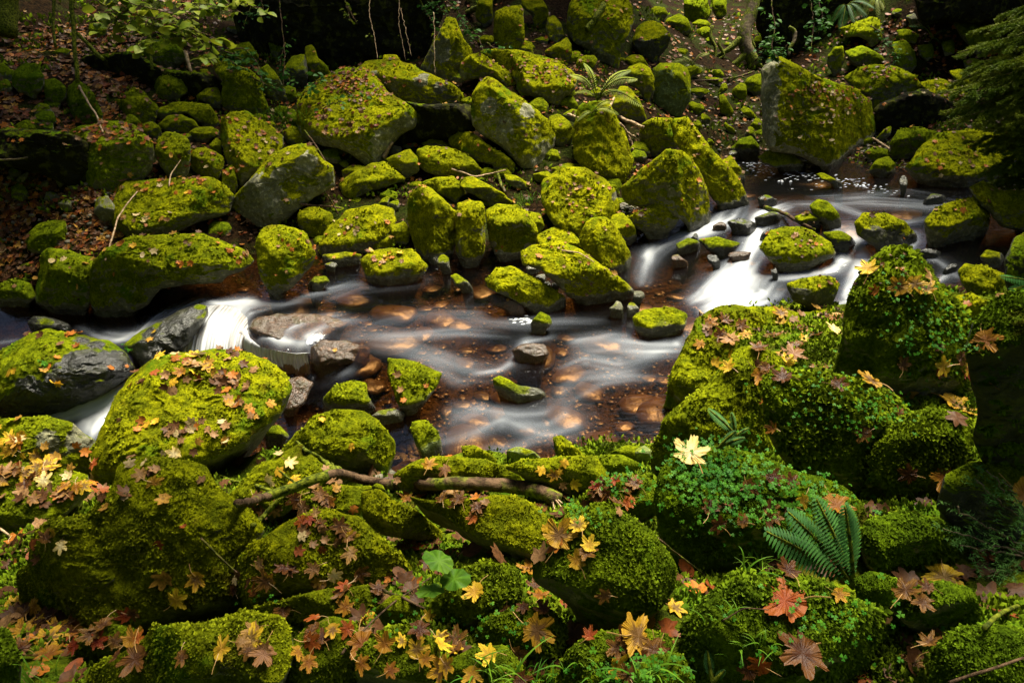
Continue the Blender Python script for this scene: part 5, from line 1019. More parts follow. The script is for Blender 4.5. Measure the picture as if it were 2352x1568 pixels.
for l in """1583,1055,cream,92;1285,1242,gold,84;1335,1215,gold,62;1351,1255,yellow,48;1318,1287,yellow,54;1345,1280,brown,54;1221,1318,orange,68;1191,1372,gold,56;1241,1382,orange,62;1161,1388,brown,58;1228,1438,gold,86;1098,1355,yellow,60;995,1412,yellow,34;1055,1432,red,50;851,1428,yellow,66;821,1474,orange,74;888,1484,orange,54;958,1446,brown,56;998,1480,yellow,52;1045,1488,brown,62;1001,1538,gold,78;1085,1540,yellow,52;1128,1504,yellow,54;1318,1474,brown,78;1448,1466,gold,120;1411,1528,yellow,66;1485,1438,orange,72;1545,1405,gold,52;865,1275,yellow,68;971,1155,orange,46;998,1318,orange,40;1071,1272,brown,60;1138,1275,brown,42;985,1072,orange,42;1002,1093,tan,46;1026,1080,tan,38;1248,1078,yellow,30;1275,1088,gold,34;1318,1108,yellow,34;1300,1064,yellow,28;821,1070,tan,36;935,1150,orange,42;1020,1150,brown,38;1060,1152,brown,44;1095,1168,brown,42;1091,1192,red,32;1098,1138,cream,26;1255,1168,brown,48;1385,1145,brown,52;1458,1115,brown,46;1415,1165,brown,40;1251,1216,yellow,30;1391,1358,brown,44;800,1240,tan,42;810,1265,tan,46;820,1312,brown,46;865,1360,brown,46;1720,1112,brown,48;1770,1102,brown,46;1810,1105,brown,38;1840,1142,yellow,40;1910,1160,orange,74;1624,1168,brown,54;1654,1202,brown,48;1592,1185,yellow,26;1760,1168,brown,44;1820,1168,brown,36;1708,1200,brown,32;1757,1280,gold,72;1810,1328,brown,58;1814,1395,red,112;1917,1368,orange,38;1844,1505,brown,112;1764,1540,brown,92;2167,1328,gold,84;2177,1422,gold,90;2087,1088,brown,46;2164,1095,orange,66;2330,1130,orange,72;2033,1420,tan,28;2147,1488,brown,48;2087,1365,brown,62;1997,626,yellow,50;2014,670,orange,30;2064,664,gold,50;2094,648,gold,48;2130,640,tan,42;2127,668,gold,42;2067,838,brown,38;2164,840,yellow,48;2200,826,brown,44;2214,843,yellow,36;2147,870,gold,56;2180,878,red,36;2004,886,gold,64;2080,916,gold,62;2187,933,gold,88;1920,886,brown,42;2060,955,brown,38;1804,873,brown,52;1680,846,yellow,42;1734,856,orange,52;1640,833,yellow,30;1740,806,brown,46;1814,820,tan,62;1797,838,yellow,44;1917,763,cream,44;1932,785,yellow,36;1847,756,brown,42;1847,782,yellow,26;1834,797,brown,42;1784,776,brown,46;1797,722,gold,42;1797,744,yellow,28;1870,733,cream,30;1890,728,brown,32;1914,735,orange,34;1630,743,orange,37;1662,738,brown,40;1697,748,brown,38;1680,782,tan,50;1655,770,brown,42;1717,772,yellow,36;1610,792,orange,32;1680,816,yellow,28;1984,992,brown,46;1784,986,orange,36;1750,920,orange,26;2267,782,orange,60;408,1040,cream,40;375,1042,cream,30;430,1378,gold,48;405,1372,yellow,52;460,1385,brown,40;455,1321,gold,48;480,1390,yellow,40;148,1248,cream,34;130,1217,yellow,24;364,1245,red,26;425,1211,red,18;545,1330,cream,26;350,1105,yellow,40;330,1090,tan,36;468,1105,tan,26;290,1145,cream,22;515,1500,yellow,60;560,1520,brown,66;590,1470,gold,62;610,1500,tan,60;340,1440,cream,44;300,1470,orange,50;240,1440,brown,48;95,1480,gold,66;60,1420,brown,66;130,1400,brown,60;28,1395,yellow,44;110,1510,orange,60;40,1460,orange,56;160,1460,brown,50;430,1500,brown,40;330,1505,brown,70;710,1320,gold,30;620,1330,brown,54;655,1310,brown,48;680,1345,yellow,34;705,1352,brown,50;740,1340,brown,40;760,1320,cream,40;700,1195,red,40;690,1235,cream,28;720,1300,tan,40;785,1215,brown,44;800,1230,gold,44;770,1240,tan,40;620,1100,cream,40;664,1066,cream,36;680,1098,yellow,36;640,1085,yellow,30;810,1022,yellow,24;742,965,yellow,20;700,1160,tan,48;740,1140,tan,40;680,1140,brown,44;760,1150,orange,34;610,1180,brown,40;590,1140,tan,34;645,1045,cream,24;630,968,cream,26;1232,772,brown,10;924,898,tan,22;930,920,orange,20;915,862,tan,24;980,888,orange,16;895,1030,yellow,20""".split(';'):
    a = l.split(','); REQ.append((float(a[0]), float(a[1]), a[2], float(a[3]), 'maple'))
CL = [(465,845,105,34,46,'tan tan orange gold yellow brown red cream',24,38),(470,880,120,25,26,'tan brown orange tan',24,36),(560,930,60,34,18,'tan brown orange gold',24,36),(450,975,80,22,14,'tan orange cream',24,36),(460,1010,90,35,18,'tan cream gold brown',24,38),(330,960,50,30,10,'tan orange yellow',24,36),(330,1060,70,25,10,'tan cream brown',24,36),
 (90,1090,110,30,40,'tan brown tan red gold cream',30,48),(190,1130,90,30,34,'brown orange tan gold',26,42),(60,1140,70,25,14,'tan brown',28,40),(20,1020,40,30,12,'orange yellow tan',26,40),(190,1030,40,22,8,'orange tan brown',22,32),(70,1010,60,25,6,'gold cream yellow',20,30),
 (30,1270,60,50,26,'brown brown red orange tan',30,44),(100,1440,130,60,44,'brown brown brown orange gold',38,58),(250,1480,120,30,22,'brown orange red',32,48),(370,1420,110,30,26,'brown orange brown red',28,44),(560,1350,30,30,8,'brown orange',26,40),
 (740,1225,60,45,26,'brown tan brown tan red',28,40),(660,1330,80,25,14,'brown tan gold',34,48),(570,1490,60,40,8,'brown tan',44,60),(700,1450,60,60,20,'brown red orange gold',40,66),(780,1420,70,80,18,'brown orange red gold',44,64),
 (720,1130,110,50,26,'tan brown orange tan gold',28,40),(600,1170,50,20,8,'tan brown',28,38),(980,1090,70,26,14,'tan orange brown',26,40),(1070,1150,90,30,20,'brown brown orange tan',28,42),(1400,1150,90,50,22,'brown brown red tan',28,44),(1310,1100,80,30,8,'yellow tan orange',20,32),
 (1200,1400,120,70,14,'brown brown orange',40,60),(1040,1500,170,60,26,'brown brown red gold orange',44,70),(1480,1480,120,60,18,'brown orange brown',44,70),(1690,760,80,40,14,'brown tan orange',28,42),(1850,760,80,50,14,'brown tan gold',26,40),(1800,840,90,30,10,'brown gold',28,44),(1700,1180,130,50,14,'brown brown',30,44),(2170,870,60,40,12,'brown red gold',30,44),(1900,1500,250,60,14,'brown brown red',40,70),(2100,1400,120,80,8,'brown',40,60),
 (130,770,70,12,8,'orange brown yellow',20,30),(110,890,70,45,10,'tan orange gold yellow',18,30),(40,855,20,10,4,'yellow gold',18,26),(420,770,70,40,8,'yellow orange tan',10,18)]
for cx, cy, rx, ry, n, pal, s0, s1_ in CL:
    pal = pal.split()
    for _ in range(int(n * (.68 if cy < 1200 else .5))): REQ.append((cx + rl.normal() * rx * .55, cy + rl.normal() * ry * .55, pal[rl.integers(len(pal))], rl.uniform(s0, s1_) * .85, 'maple'))
SM = [(790,285,80,40,60,'brown tan red',9,15),(830,205,80,35,110,'red brown orange tan',7,13),(790,180,50,22,60,'red brown orange',7,12),(365,510,45,25,14,'tan cream orange gold',14,20),(330,430,60,15,14,'orange brown gold',12,18),(450,440,60,20,10,'orange yellow tan',10,16),(300,430,170,60,12,'gold cream',10,16),(250,310,90,26,90,'brown orange tan red',9,16),(250,280,60,20,30,'orange brown',9,15),
 (1290,165,130,32,150,'red brown orange tan',5,10),(1400,200,60,30,40,'brown tan orange',5,10),(1170,140,40,40,10,'tan red',6,9),(1350,90,90,90,14,'red tan cream',6,10),(880,592,50,12,12,'tan gold yellow orange',12,20),(660,590,50,60,8,'tan orange',10,14),(800,520,70,30,16,'tan orange cream',8,14),(230,600,160,60,16,'cream yellow orange gold',14,22),(420,620,120,30,8,'orange tan',12,18),(550,575,30,12,10,'orange tan',10,16),
 (1320,450,60,45,22,'tan brown orange',7,12),(1600,490,30,40,12,'tan orange',8,12),(1540,420,60,50,14,'tan orange brown',6,10),(1660,420,40,40,8,'tan brown',6,9),(590,320,70,60,40,'brown tan orange cream',8,14),(1890,215,50,22,50,'brown tan orange red',6,10),(1960,225,40,20,40,'brown orange red',6,10),(2190,225,50,20,60,'tan cream brown orange',6,11),(2020,170,50,20,20,'orange brown red',6,11),(2160,370,60,40,12,'orange tan cream',8,12),(980,370,100,40,14,'tan cream orange brown',7,12),(1100,330,60,30,8,'orange yellow',9,14),(420,390,60,30,26,'orange brown gold red',9,15),(530,400,20,30,14,'orange brown',9,14),(620,640,20,20,2,'orange',10,12),(1250,680,60,20,3,'tan',8,12),(1390,560,60,40,8,'tan orange',6,10),(1160,560,60,50,8,'tan orange brown',7,11),(1840,570,60,20,5,'orange tan',7,11)]
RANDS = []
for cx, cy, rx, ry, n, pal, s0, s1_ in SM:
    pal = pal.split()
    for _ in range(n): RANDS.append((cx + rl.normal() * rx * .6, cy + rl.normal() * ry * .6, pal[rl.integers(len(pal))], rl.uniform(s0, s1_)))
for _ in range(55): REQ.append((1885 + rl.normal() * 50, 235 + rl.normal() * 38, ['cream', 'cream', 'tan', 'gold', 'brown'][rl.integers(5)], rl.uniform(9, 13), 'oval'))
def litter_zone(n, x0, x1, y0, y1, pal, s, only_ground=True, thr=-1.0):
    pal = pal.split()
    for _ in range(n):
        x, y = rl.uniform(x0, x1), rl.uniform(y0, y1); RANDS.append((x, y, pal[rl.integers(len(pal))], s * rl.uniform(.7, 1.4), only_ground, thr))
litter_zone(3400, 0, 330, 60, 660, 'brown brown orange tan red gold brown', 13)
litter_zone(1300, 200, 620, 0, 560, 'brown orange tan brown red', 12)
litter_zone(1500, 560, 1560, 60, 620, 'brown orange tan brown', 9)
litter_zone(1800, 1480, 2352, 40, 420, 'brown orange tan red brown', 9)
litter_zone(520, 0, 1000, 1050, 1568, 'brown brown tan red orange brown', 44)
litter_zone(420, 900, 2352, 1100, 1568, 'brown brown red brown', 46)
litter_zone(1200, 600, 2352, 0, 330, 'brown brown orange red', 9)
litter_zone(1500, 0, 2352, 20, 700, 'brown tan orange gold tan', 9, False, -.05)
placed = []; small = []
for x, y, col, s, kind in REQ:
    if not (-20 < x < 2380 and -10 < y < 1600): continue
    h = cast(x, y)
    if h is None or over_water(h[0]) or h[1][2] < .05: continue
    placed.append((s, x, y, col, kind, h))
placed.sort(key=lambda a: -a[0]); indiv, rest_ = placed[:300], placed[300:]
for s, x, y, col, kind, h in rest_: small.append((h[0], h[1], col, s / F * h[3], kind))
for r_ in RANDS:
    x, y, col, s = r_[:4]
    if not (-10 < x < 2370 and -10 < y < 1600): continue
    h = cast(x, y)
    if h is None or over_water(h[0]): continue
    if len(r_) > 4 and r_[4] and h[2] != -1: continue
    if len(r_) > 4 and noise3(h[0][None] * 1.9 + 7)[0] < r_[5]: continue
    if h[1][2] < (.25 if len(r_) == 4 else .45): continue
    small.append((h[0], h[1], col, s / F * h[3], 'maple' if rl.random() < .8 else 'oval'))
for _ in range(2600):
    x, y = rl.uniform(-8, 9), rl.uniform(1.2, 14); h = bvh.ray_cast(Vector((x, y, 12)), Vector((0, 0, -1)))
    if h[0] is None or over_water(np.array(h[0])) or noise3(np.array(h[0])[None] * 1.3 + 4)[0] < -.1: continue
    n_ = np.array(h[1]); n_ = n_ if n_[2] > 0 else -n_
    if n_[2] < .55: continue
    small.append((np.array(h[0]), n_, ['brown', 'brown', 'tan', 'orange', 'gold'][rl.integers(5)], rl.uniform(.05, .10), 'maple'))
HC = {-1: 'the forest floor'}
def where(h, x, y):
    if h[2] < 0: return 'on the mossy forest floor'
    lb, ob, C0, S = HOSTS[h[2]]; dx, dy = x - C0[0], y - C0[1]; rr2 = S * 500
    side = ('left side' if dx < -rr2 * .45 else 'right side' if dx > rr2 * .45 else 'middle'); ver = 'upper ' if dy < -rr2 * .3 else 'lower ' if dy > rr2 * .3 else ''
    return f'on the {ver}{side} of the {short(lb)}'
def sizew(s): return 'large' if s > 60 else 'mid-sized' if s > 38 else 'small'
LG = {}
for s, x, y, col, kind, h in indiv:
    v = rl.integers(9 if kind == 'maple' else 3); nm = 'maple_leaf' if kind == 'maple' else 'oval_leaf'
    ob = bpy.data.objects.new(nm, VAR[(kind, v, col)]); COL.objects.link(ob)
    sc_ = s / F * h[3] * (1.0 if kind == 'maple' else 1.3); M = frame(h[1] * .8 + np.array([0, -.15, .3]), rl.uniform(0, 6.28), .16, rl)
    p = h[0] + h[1] * (.012 + .06 * sc_)
    ob.matrix_world = Matrix.Translation(p) @ Matrix(M.tolist()).to_4x4() @ Matrix.Diagonal((sc_, sc_, sc_, 1))
    st = bpy.data.objects.new('stalk', VAR[kind]); COL.objects.link(st); st.parent = ob; st.rotation_euler = (rl.uniform(-.3, .3), 0, rl.uniform(-.7, .7))
    hd = f"{sizew(s)} {LEAFW[col]} {'maple' if kind == 'maple' else 'oval'} leaf"
    if h[2] >= 0: cands = [f'{hd} {where(h, x, y)}']
    else: cands = []
    ns = sorted((H_ for i_, H_ in enumerate(HOSTS) if i_ != h[2]), key=lambda H_: np.hypot(*(H_[2] - [x, y])))[:6]
    for H_ in ns: cands.append(f'{hd} {SIDES(x - H_[2][0], y - H_[2][1])} the {short(H_[0])}')
    for ex in ('curled', 'tilted', 'spread-out', 'torn'): cands += [f'{ex} {c}' for c in cands[:6]]
    lab = uniq([' '.join(c.split()[:16]) for c in cands])
    tag(ob, lab, 'leaf', 'fallen maple leaves' if kind == 'maple' else 'small oval leaves')
print('leaves', len(indiv), 'litter', len(small))
TINT = {'yellow': (.55, .32, .02), 'gold': (.38, .2, .03), 'orange': (.36, .12, .015), 'tan': (.25, .135, .055), 'cream': (.5, .38, .17), 'brown': (.09, .038, .014), 'red': (.2, .05, .011)}
Vs, Ts, Qs, Cs = [], [], [], []; base = 0; lows = [leaf_mesh(rl, k, (rl.uniform(-.4, .8), rl.uniform(-.4, .4), rl.uniform(-.5, .4)), False) for k in ['maple'] * 5 + ['oval'] * 2]
for p, nrm_, col, sz, kind in small:
    V, T, Q, rad = lows[rl.integers(5) if kind == 'maple' else 5 + rl.integers(2)]
    M = frame(nrm_ * .7 + np.array([0, -.2, .4]), rl.uniform(0, 6.28), .3, rl); v = (V * sz) @ M.T + p + nrm_ * (.008 + .08 * sz)
    Vs.append(v); Ts.append(T + base); Qs.append(Q + base); base += len(V)
    c = np.array(TINT[col]) * rl.uniform(.55, 1.25); Cs.append(np.repeat(c[None], len(V), 0))
o = new_mesh('fallen_leaves', np.vstack(Vs), [np.vstack(Ts), np.vstack(Qs)], M_LITTER, attrs={'tint': np.vstack(Cs)}, smooth=True); tag(o, kind='stuff')

# ------------------------------------------------------------------ twigs, branches, plants
def tube(P, Rr, n=8, jit=0.0, rr_=rl):
    P = np.asarray(P, float); m = len(P); T = np.gradient(P, axis=0); T /= np.linalg.norm(T, axis=1)[:, None] + 1e-9
    a = np.cross(T, [0.31, .2, 1.]); a /= np.linalg.norm(a, axis=1)[:, None] + 1e-9; b = np.cross(T, a); th = np.linspace(0, 2 * np.pi, n + 1)[:-1]
    Rr = np.broadcast_to(Rr, (m,)); rad = Rr[:, None] * (1 + jit * rr_.normal(size=(m, n)))
    V = P[:, None] + rad[..., None] * (np.cos(th)[None, :, None] * a[:, None] + np.sin(th)[None, :, None] * b[:, None]); i = np.arange(m * n).reshape(m, n)
    Q = np.stack([i[:-1], np.roll(i, -1, 1)[:-1], np.roll(i, -1, 1)[1:], i[1:]], -1).reshape(-1, 4)
    V = np.vstack([V.reshape(-1, 3), P[:1], P[-1:]]); k = np.arange(n)
    T2 = np.vstack([np.stack([np.full(n, m * n), np.roll(i[0], -1), i[0]], 1), np.stack([np.full(n, m * n + 1), i[-1], np.roll(i[-1], -1)], 1)])
    return V, Q, T2
def smooth_path(P, n):
    P = np.asarray(P, float); L = np.r_[0, np.cumsum(np.linalg.norm(np.diff(P, axis=0), axis=1))]
    out = np.stack([np.interp(np.linspace(0, L[-1], n), L, P[:, k]) for k in range(P.shape[1])], 1)
    for _ in range(3): out[1:-1] = (out[:-2] + 2 * out[1:-1] + out[2:]) / 4
    return out
def lift(pp, off=0.03, interp_=True):
    """pixels to points lying just above what they rest on"""
    out = []
    for x, y in pp:
        h = cast(x, y); out.append(h[3] / np.linalg.norm(rays(x, y)) if h else 9.0)
    t = np.array(out)
    return t
def stick(name, label, pp, r0, r1, mat, t=None, off=.03, cat='branch', parent=None, jit=.06, n=24, group=None, hug=False):
    pp = np.array(pp, float)
    if t is None:
        tt = lift(pp); 
        if not hug: # straight stick resting on its nearest points
            tt = np.linspace(tt[0], tt[-1], len(tt)) if len(tt) > 2 else tt; tt = np.minimum(tt, lift(pp))
        tt = tt - off
    else: tt = np.broadcast_to(t, (len(pp),))
    P = smooth_path(pt(pp[:, 0], pp[:, 1], tt), n); tm = np.mean(tt); P += .5 * r0 / F * tm * np.stack([fbm(P * 6, 2), fbm(P * 6 + 9, 2), fbm(P * 6 + 30, 2)], 1)
    V, Q, T = tube(P, np.linspace(r0, r1, n) / F * tm, 9, jit)
    o = new_mesh(name, V, [Q, T], mat, parent=parent, loc=P[0] if parent is None else np.array(parent.location))
    if parent is None: tag(o, label, cat, group)
    return o, P
fb, fbP = stick('fallen_branch', 'long fallen branch, mossy at the left and bare with a splintered right end', [(548,1158),(610,1142),(700,1112),(770,1082),(830,1100),(905,1112),(1000,1112),(1100,1108),(1180,1114),(1240,1126),(1282,1150)], 7, 17, M_BRANCH, off=.12, jit=.09, n=60, hug=True)
for pp, a, b in [([(770,1084),(740,1055),(700,1035),(680,1012)], 7, 3), ([(660,1126),(630,1160),(600,1190),(580,1205)], 7, 4), ([(640,1132),(590,1115),(540,1105),(485,1083)], 4, 2.5), ([(690,1115),(660,1095),(640,1080)], 3, 2), ([(770,1080),(762,1062)], 3, 2)]:
    stick('side_branch', None, pp, a, b, M_MBRANCH, parent=fb, off=.06, hug=True)
for q_ in [(1290,1162),(1298,1148),(1276,1168),(1292,1155)]: stick('splinter', None, [(1258,1132), q_], 5, 1, M_TWIG, parent=fb, off=.09, n=8)
stick('fallen_branch', 'mossy curved section over the left forks of the long fallen branch', [(600,1142),(680,1118),(740,1095),(775,1080)], 11, 13, M_MBRANCH, off=.14, hug=True)
for lab, pp, a, b, m_ in [
 ('thin brown stick leaning on the domed foreground boulder', [(460,1235),(500,1275),(545,1315)], 2.6, 2, M_BRANCH),
 ('pale thin stick beside the white tangled twigs at the left edge', [(0,1212),(35,1240)], 3, 2, M_TWIG),
 ('crooked pale twig bent in a shallow V on the olive boulder', [(1037,388),(1065,397),(1090,407),(1130,398),(1162,391)], 2, 1.6, M_TWIG),
 ('long bare stick spanning the litter flat below the tree', [(1590,186),(1650,184),(1690,178),(1732,164)], 2, 1.4, M_BRANCH),
 ('broken reddish stick lying across stones in the rapids', [(1757,474),(1800,490),(1845,515),(1872,527)], 4.5, 3.5, M_BRANCH),
 ('second thinner stick crossing the broken one in the rapids', [(1795,480),(1820,500),(1870,512)], 4, 2.5, M_BRANCH),
 ('thickest weathered driftwood stick behind the tall angular boulder', [(1422,268),(1445,280),(1478,292)], 4.5, 3.5, M_TWIG),
 ('forked driftwood stick pointing down to the right', [(1425,285),(1440,305),(1458,315)], 3.4, 2.5, M_TWIG),
 ('thin driftwood twig hanging down from the pile', [(1440,305),(1452,325),(1455,345)], 1.6, 1, M_TWIG),
 ('short driftwood stick left of the tall angular boulder', [(1305,262),(1330,272)], 3, 2, M_TWIG),
 ('driftwood stick poking up beside the ferns', [(1400,248),(1410,225)], 3, 2.4, M_TWIG),
 ('grey stake wedged under the leaf-littered slab', [(880,362),(902,326)], 4.5, 3, M_TWIG),
 ('bent stick standing in front of the long bright mossy block', [(1143,400),(1150,425),(1160,442)], 4, 3, M_BARK),
 ('mossy sprig arching over the flat-topped boulder on the left bank', [(242,598),(258,545),(270,500),(300,458),(315,440)], 2, 1.4, M_TWIG),
 ('thin arching twig beside the orange leaves on the left bank', [(388,428),(392,400),(415,368)], 1.6, 1, M_TWIG),
 ('fine twig hanging over the hollow right of the grey boulder', [(700,300),(730,340),(755,385)], 1.8, 1.2, M_BRANCH),
 ('pale bent sapling stem on the far left bank', [(182,198),(205,240),(225,270),(236,305)], 2.6, 1.8, M_TWIG),
 ('fallen twig on the scree at the left edge', [(0,368),(40,366),(64,362)], 2.6, 1.8, M_BARK),
 ('driftwood twigs lodged below the grey bare-faced boulder', [(690,470),(740,472),(785,478)], 3, 2, M_BRANCH),
 ('thin dead twig rising from the driftwood below the grey boulder', [(745,440),(760,460),(778,492)], 2, 1.4, M_BRANCH),
 ('slender twig resting on the slanting boulder by the stream', [(1290,575),(1330,580),(1365,602)], 2, 1.2, M_TWIG),
 ('small sticks by the hollow at the huge boulder right side', [(2005,318),(2030,332),(2045,345)], 2.4, 1.6, M_TWIG),
 ('mossy log lying on the great boulder at the top edge', [(1350,68),(1370,40),(1388,10)], 8, 7, M_MBRANCH),
 ('mossy fallen bough leaning at the top edge above the pointed boulder', [(1075,28),(1110,12),(1140,-8)], 6, 5, M_MBRANCH),
 ('green curving stem in the bottom right corner', [(2260,1440),(2300,1405),(2352,1385)], 5, 5, M_MBRANCH),
 ('dead twig lying along the bottom right corner', [(2180,1568),(2260,1540),(2352,1510)], 4, 3, M_BRANCH),
 ('thin reddish twig across the moss at the bottom right', [(1660,1425),(1710,1395),(1765,1400)], 1.8, 1.2, M_BRANCH),
 ('thin brown twig right of the bottom centre moss cushion', [(1460,1190),(1510,1235),(1560,1275),(1620,1320)], 2.2, 1.6, M_BRANCH),
 ('long thin twig crossing the leaves at the bottom centre', [(785,1500),(840,1440),(900,1385),(960,1345),(990,1325)], 2.6, 1.8, M_BRANCH),
 ('knobbly brown twig left of the green three-leaved seedling', [(880,1355),(930,1375),(975,1400)], 4, 3, M_BRANCH),
 ('pale twig sticking up from the yellow-mossed rock', [(1597,706),(1615,722),(1632,732)], 2.8, 2, M_TWIG)]:
    stick('stick' if 'twig' not in lab else 'twig', lab, pp, a, b, m_, off=.035, cat='stick' if 'twig' not in lab else 'twig')

# tree with bare roots, and the thin mossy stems on the left
tt0 = lift([(1712, 150)])[0]
tr = empty('leaning_tree', pt(1712, 140, tt0)); tag(tr, 'crooked tree with a mossy foot and bare roots at the top edge', 'tree')
def part(name, pp, r, mat, par, t, n=24, jit=.06):
    pp = np.array(pp, float); P = smooth_path(pt(pp[:, 0], pp[:, 1], np.broadcast_to(t, (len(pp),))), n); P += .01 * fbm(P * 5, 2)[:, None]
    V, Q, T = tube(P, np.interp(np.linspace(0, 1, n), np.linspace(0, 1, len(r)), r) / F * np.mean(t), 12, jit); return new_mesh(name, V, [Q, T], mat, parent=par, loc=np.array(par.location))
part('trunk', [(1756,-420),(1748,-200),(1742,-60),(1734,0),(1722,40),(1708,75),(1708,100),(1722,130),(1738,148)], [26,24,20,19,18,12,14,15,14], M_BARK, tr, tt0 - .1, 50)
for pp in [[(1712,125),(1690,145),(1660,160),(1640,165)], [(1700,90),(1680,110),(1640,135),(1600,145)], [(1725,135),(1745,150),(1760,160)], [(1715,120),(1728,135),(1720,160)], [(1705,60),(1725,90),(1735,110)]]:
    part('root', pp, [8,6,4,2.5], M_MBRANCH, tr, tt0 - .12)
s1_ = empty('bare_sapling', pt(1640, 110, tt0 - .2)); tag(s1_, 'twisted mossy sapling roots hanging left of the leaning tree', 'sapling')
for pp in [[(1636,60),(1630,85),(1645,110),(1640,150),(1655,160)], [(1660,70),(1650,100),(1665,130),(1640,140)]]: part('stem', pp, [3.5,4,3,2], M_MBRANCH, s1_, tt0 - .2)
s2 = empty('curved_stem', pt(1826, 125, tt0)); tag(s2, 'hooked brown stem among ivy right of the leaning tree', 'stem'); part('stem', [(1812,62),(1826,72),(1824,95),(1812,115),(1812,128)], [4,4.5,4,3], M_BARK, s2, tt0 - .3)
tl = lift([(175, 200)])[0]
s3e = empty('mossy_sapling', pt(176, 195, tl)); tag(s3e, 'thin upright mossy sapling stem on the dark left bank', 'sapling')
part('stem', [(160,-300),(163,-100),(164,0),(168,60),(172,120),(178,190)], [6,5,5,5,4.5,4.5], M_MBRANCH, s3e, tl - .3); part('side_branch', [(170,70),(195,95),(215,115),(238,138)], [3,4,4.5,4], M_MBRANCH, s3e, tl - .25)
for i_, (pp, lab) in enumerate([([(130,-200),(125,0),(120,60),(128,110)], 'dim mossy stem at the top left edge'), ([(15,-300),(20,-50),(12,80)], 'dark thick trunk at the top left corner'), ([(340,40),(345,100),(350,160)], 'short mossy stem under the hazel leaves'), ([(425,120),(432,145),(440,165)], 'leaning pale dead stick by the squat boulder')]):
    e = empty(['mossy_sapling', 'dark_tree', 'mossy_sapling', 'dead_sapling'][i_], pt(*pp[-1], lift([pp[-1]])[0])); tag(e, lab, ['sapling', 'tree', 'sapling', 'sapling'][i_])
    part('trunk' if i_ == 1 else 'stem', pp, [30,26,22] if i_ == 1 else [4,4,3], M_MBRANCH if i_ != 3 else M_TWIG, e, lift([pp[-1]])[0] - .25)

def leaves_along(P, n, size, rr_, spread=.5, flat=0.6, droop=.1, wid=.3, axis=None):
    """oval leaves set along a path; returns verts and quads"""
    Vs, Fs = [], []; b = 0; L = len(P)
    for k in range(n):
        i = rr_.uniform(0, L - 1); a, f = int(i), i - int(i); p = P[a] * (1 - f) + P[min(a + 1, L - 1)] * f
        yaw = rr_.uniform(0, 6.28); d = np.array([math.cos(yaw), math.sin(yaw), rr_.uniform(-.5, .35) - droop]); d /= np.linalg.norm(d)
        nrm_ = np.array([0, 0, 1.]) * flat + rr_.normal(size=3) * .35 + np.array([0, -.25, 0]); s = np.cross(d, nrm_); s /= np.linalg.norm(s) + 1e-9; u = np.cross(s, d); z = size * rr_.uniform(.6, 1.2)
        o_ = p + d * z * .25 * rr_.uniform(0, 1) 
        prof = [(0, 0, 0), (.22, .75, .04), (.5, 1, .05), (.8, .6, .0), (1, 0, -.08)]
        v = [o_ + d * z * x_ + u * z * h_ for x_, w_, h_ in prof]; rgt = [o_ + d * z * x_ + s * z * wid * w_ + u * z * (h_ + .06 * w_) for x_, w_, h_ in prof[1:4]]; lft = [o_ + d * z * x_ - s * z * wid * w_ + u * z * (h_ + .06 * w_) for x_, w_, h_ in prof[1:4]]
        Vs += v + rgt + lft
        Fs += [[b, b + 1, b + 5, b + 5], [b, b + 8, b + 1, b + 1], [b + 1, b + 2, b + 6, b + 5], [b + 1, b + 8, b + 9, b + 2], [b + 2, b + 3, b + 7, b + 6], [b + 2, b + 9, b + 10, b + 3], [b + 3, b + 4, b + 7, b + 7], [b + 3, b + 10, b + 4, b + 4]]; b += 11
    V = np.array(Vs); Q = np.array(Fs); tri = Q[Q[:, 2] == Q[:, 3]][:, :3]; qd = Q[Q[:, 2] != Q[:, 3]]
    return V, [qd, tri], np.repeat(rr_.random(n), 11)
def shrub(name, label, cat, stems, nleaf, size, mat, toff=.3, spread=.06, t=None, r=1.6, twig=M_BRANCH, wid=.3, group=None, droop=.1):
    """stems: pixel polylines; the plant hangs toff in front of what is behind it"""
    allt = t if t is not None else min(lift(s).min() for s in stems) - toff
    root = pt(stems[0][0][0], stems[0][0][1], allt); e = empty(name, root); tag(e, label, cat, group); PV, SV, SF, ST, b = [], [], [], [], 0
    for s in stems:
        s = np.array(s, float); P = smooth_path(pt(s[:, 0], s[:, 1], np.linspace(allt + .12, allt - .12, len(s))), 22); P += rl.normal(size=P.shape) * .006
        V, Q, T = tube(P, np.linspace(r, r * .5, 22) / F * allt, 5); new_mesh('stem', V, [Q, T], twig, parent=e, loc=root)
        PV.append(P + rl.normal(size=3) * .01)
    V, Fc, var = [], [[], []], []; b = 0
    for P in PV:
        k = max(3, int(nleaf / len(PV))); Pj = P[3:] + 0; v, fc, va = leaves_along(Pj + rl.normal(size=Pj.shape) * spread, k, size, rl, wid=wid, droop=droop); V.append(v); var.append(va)
        for j in (0, 1): Fc[j].append(fc[j] + b)
        b += len(v)
    o = new_mesh('foliage', np.vstack(V), [np.vstack(Fc[0]), np.vstack(Fc[1])], mat, parent=e, attrs={'var': np.concatenate(var)}, loc=root)
    return e
shrub('hazel_branch', 'yellow-green leafy hazel bough hanging at the top left', 'branch', [[(160,-20),(260,20),(340,40),(430,60),(500,92)], [(230,-20),(300,10),(380,30),(470,45)], [(260,20),(270,50),(240,70)], [(340,40),(330,80),(315,108)], [(330,-20),(400,10),(470,20),(555,30)], [(430,60),(440,80),(470,105)], [(300,10),(260,30),(225,40)], [(380,30),(420,80),(400,75)]], 260, .12, M_HAZEL, t=6.6, spread=.07, wid=.34)
shrub('hazel_branch', 'second leafy hazel bough reaching right along the top edge', 'branch', [[(430,-20),(520,10),(560,35)], [(500,-20),(545,5),(600,20)]], 50, .10, M_HAZEL, t=7.0, spread=.06, wid=.34)
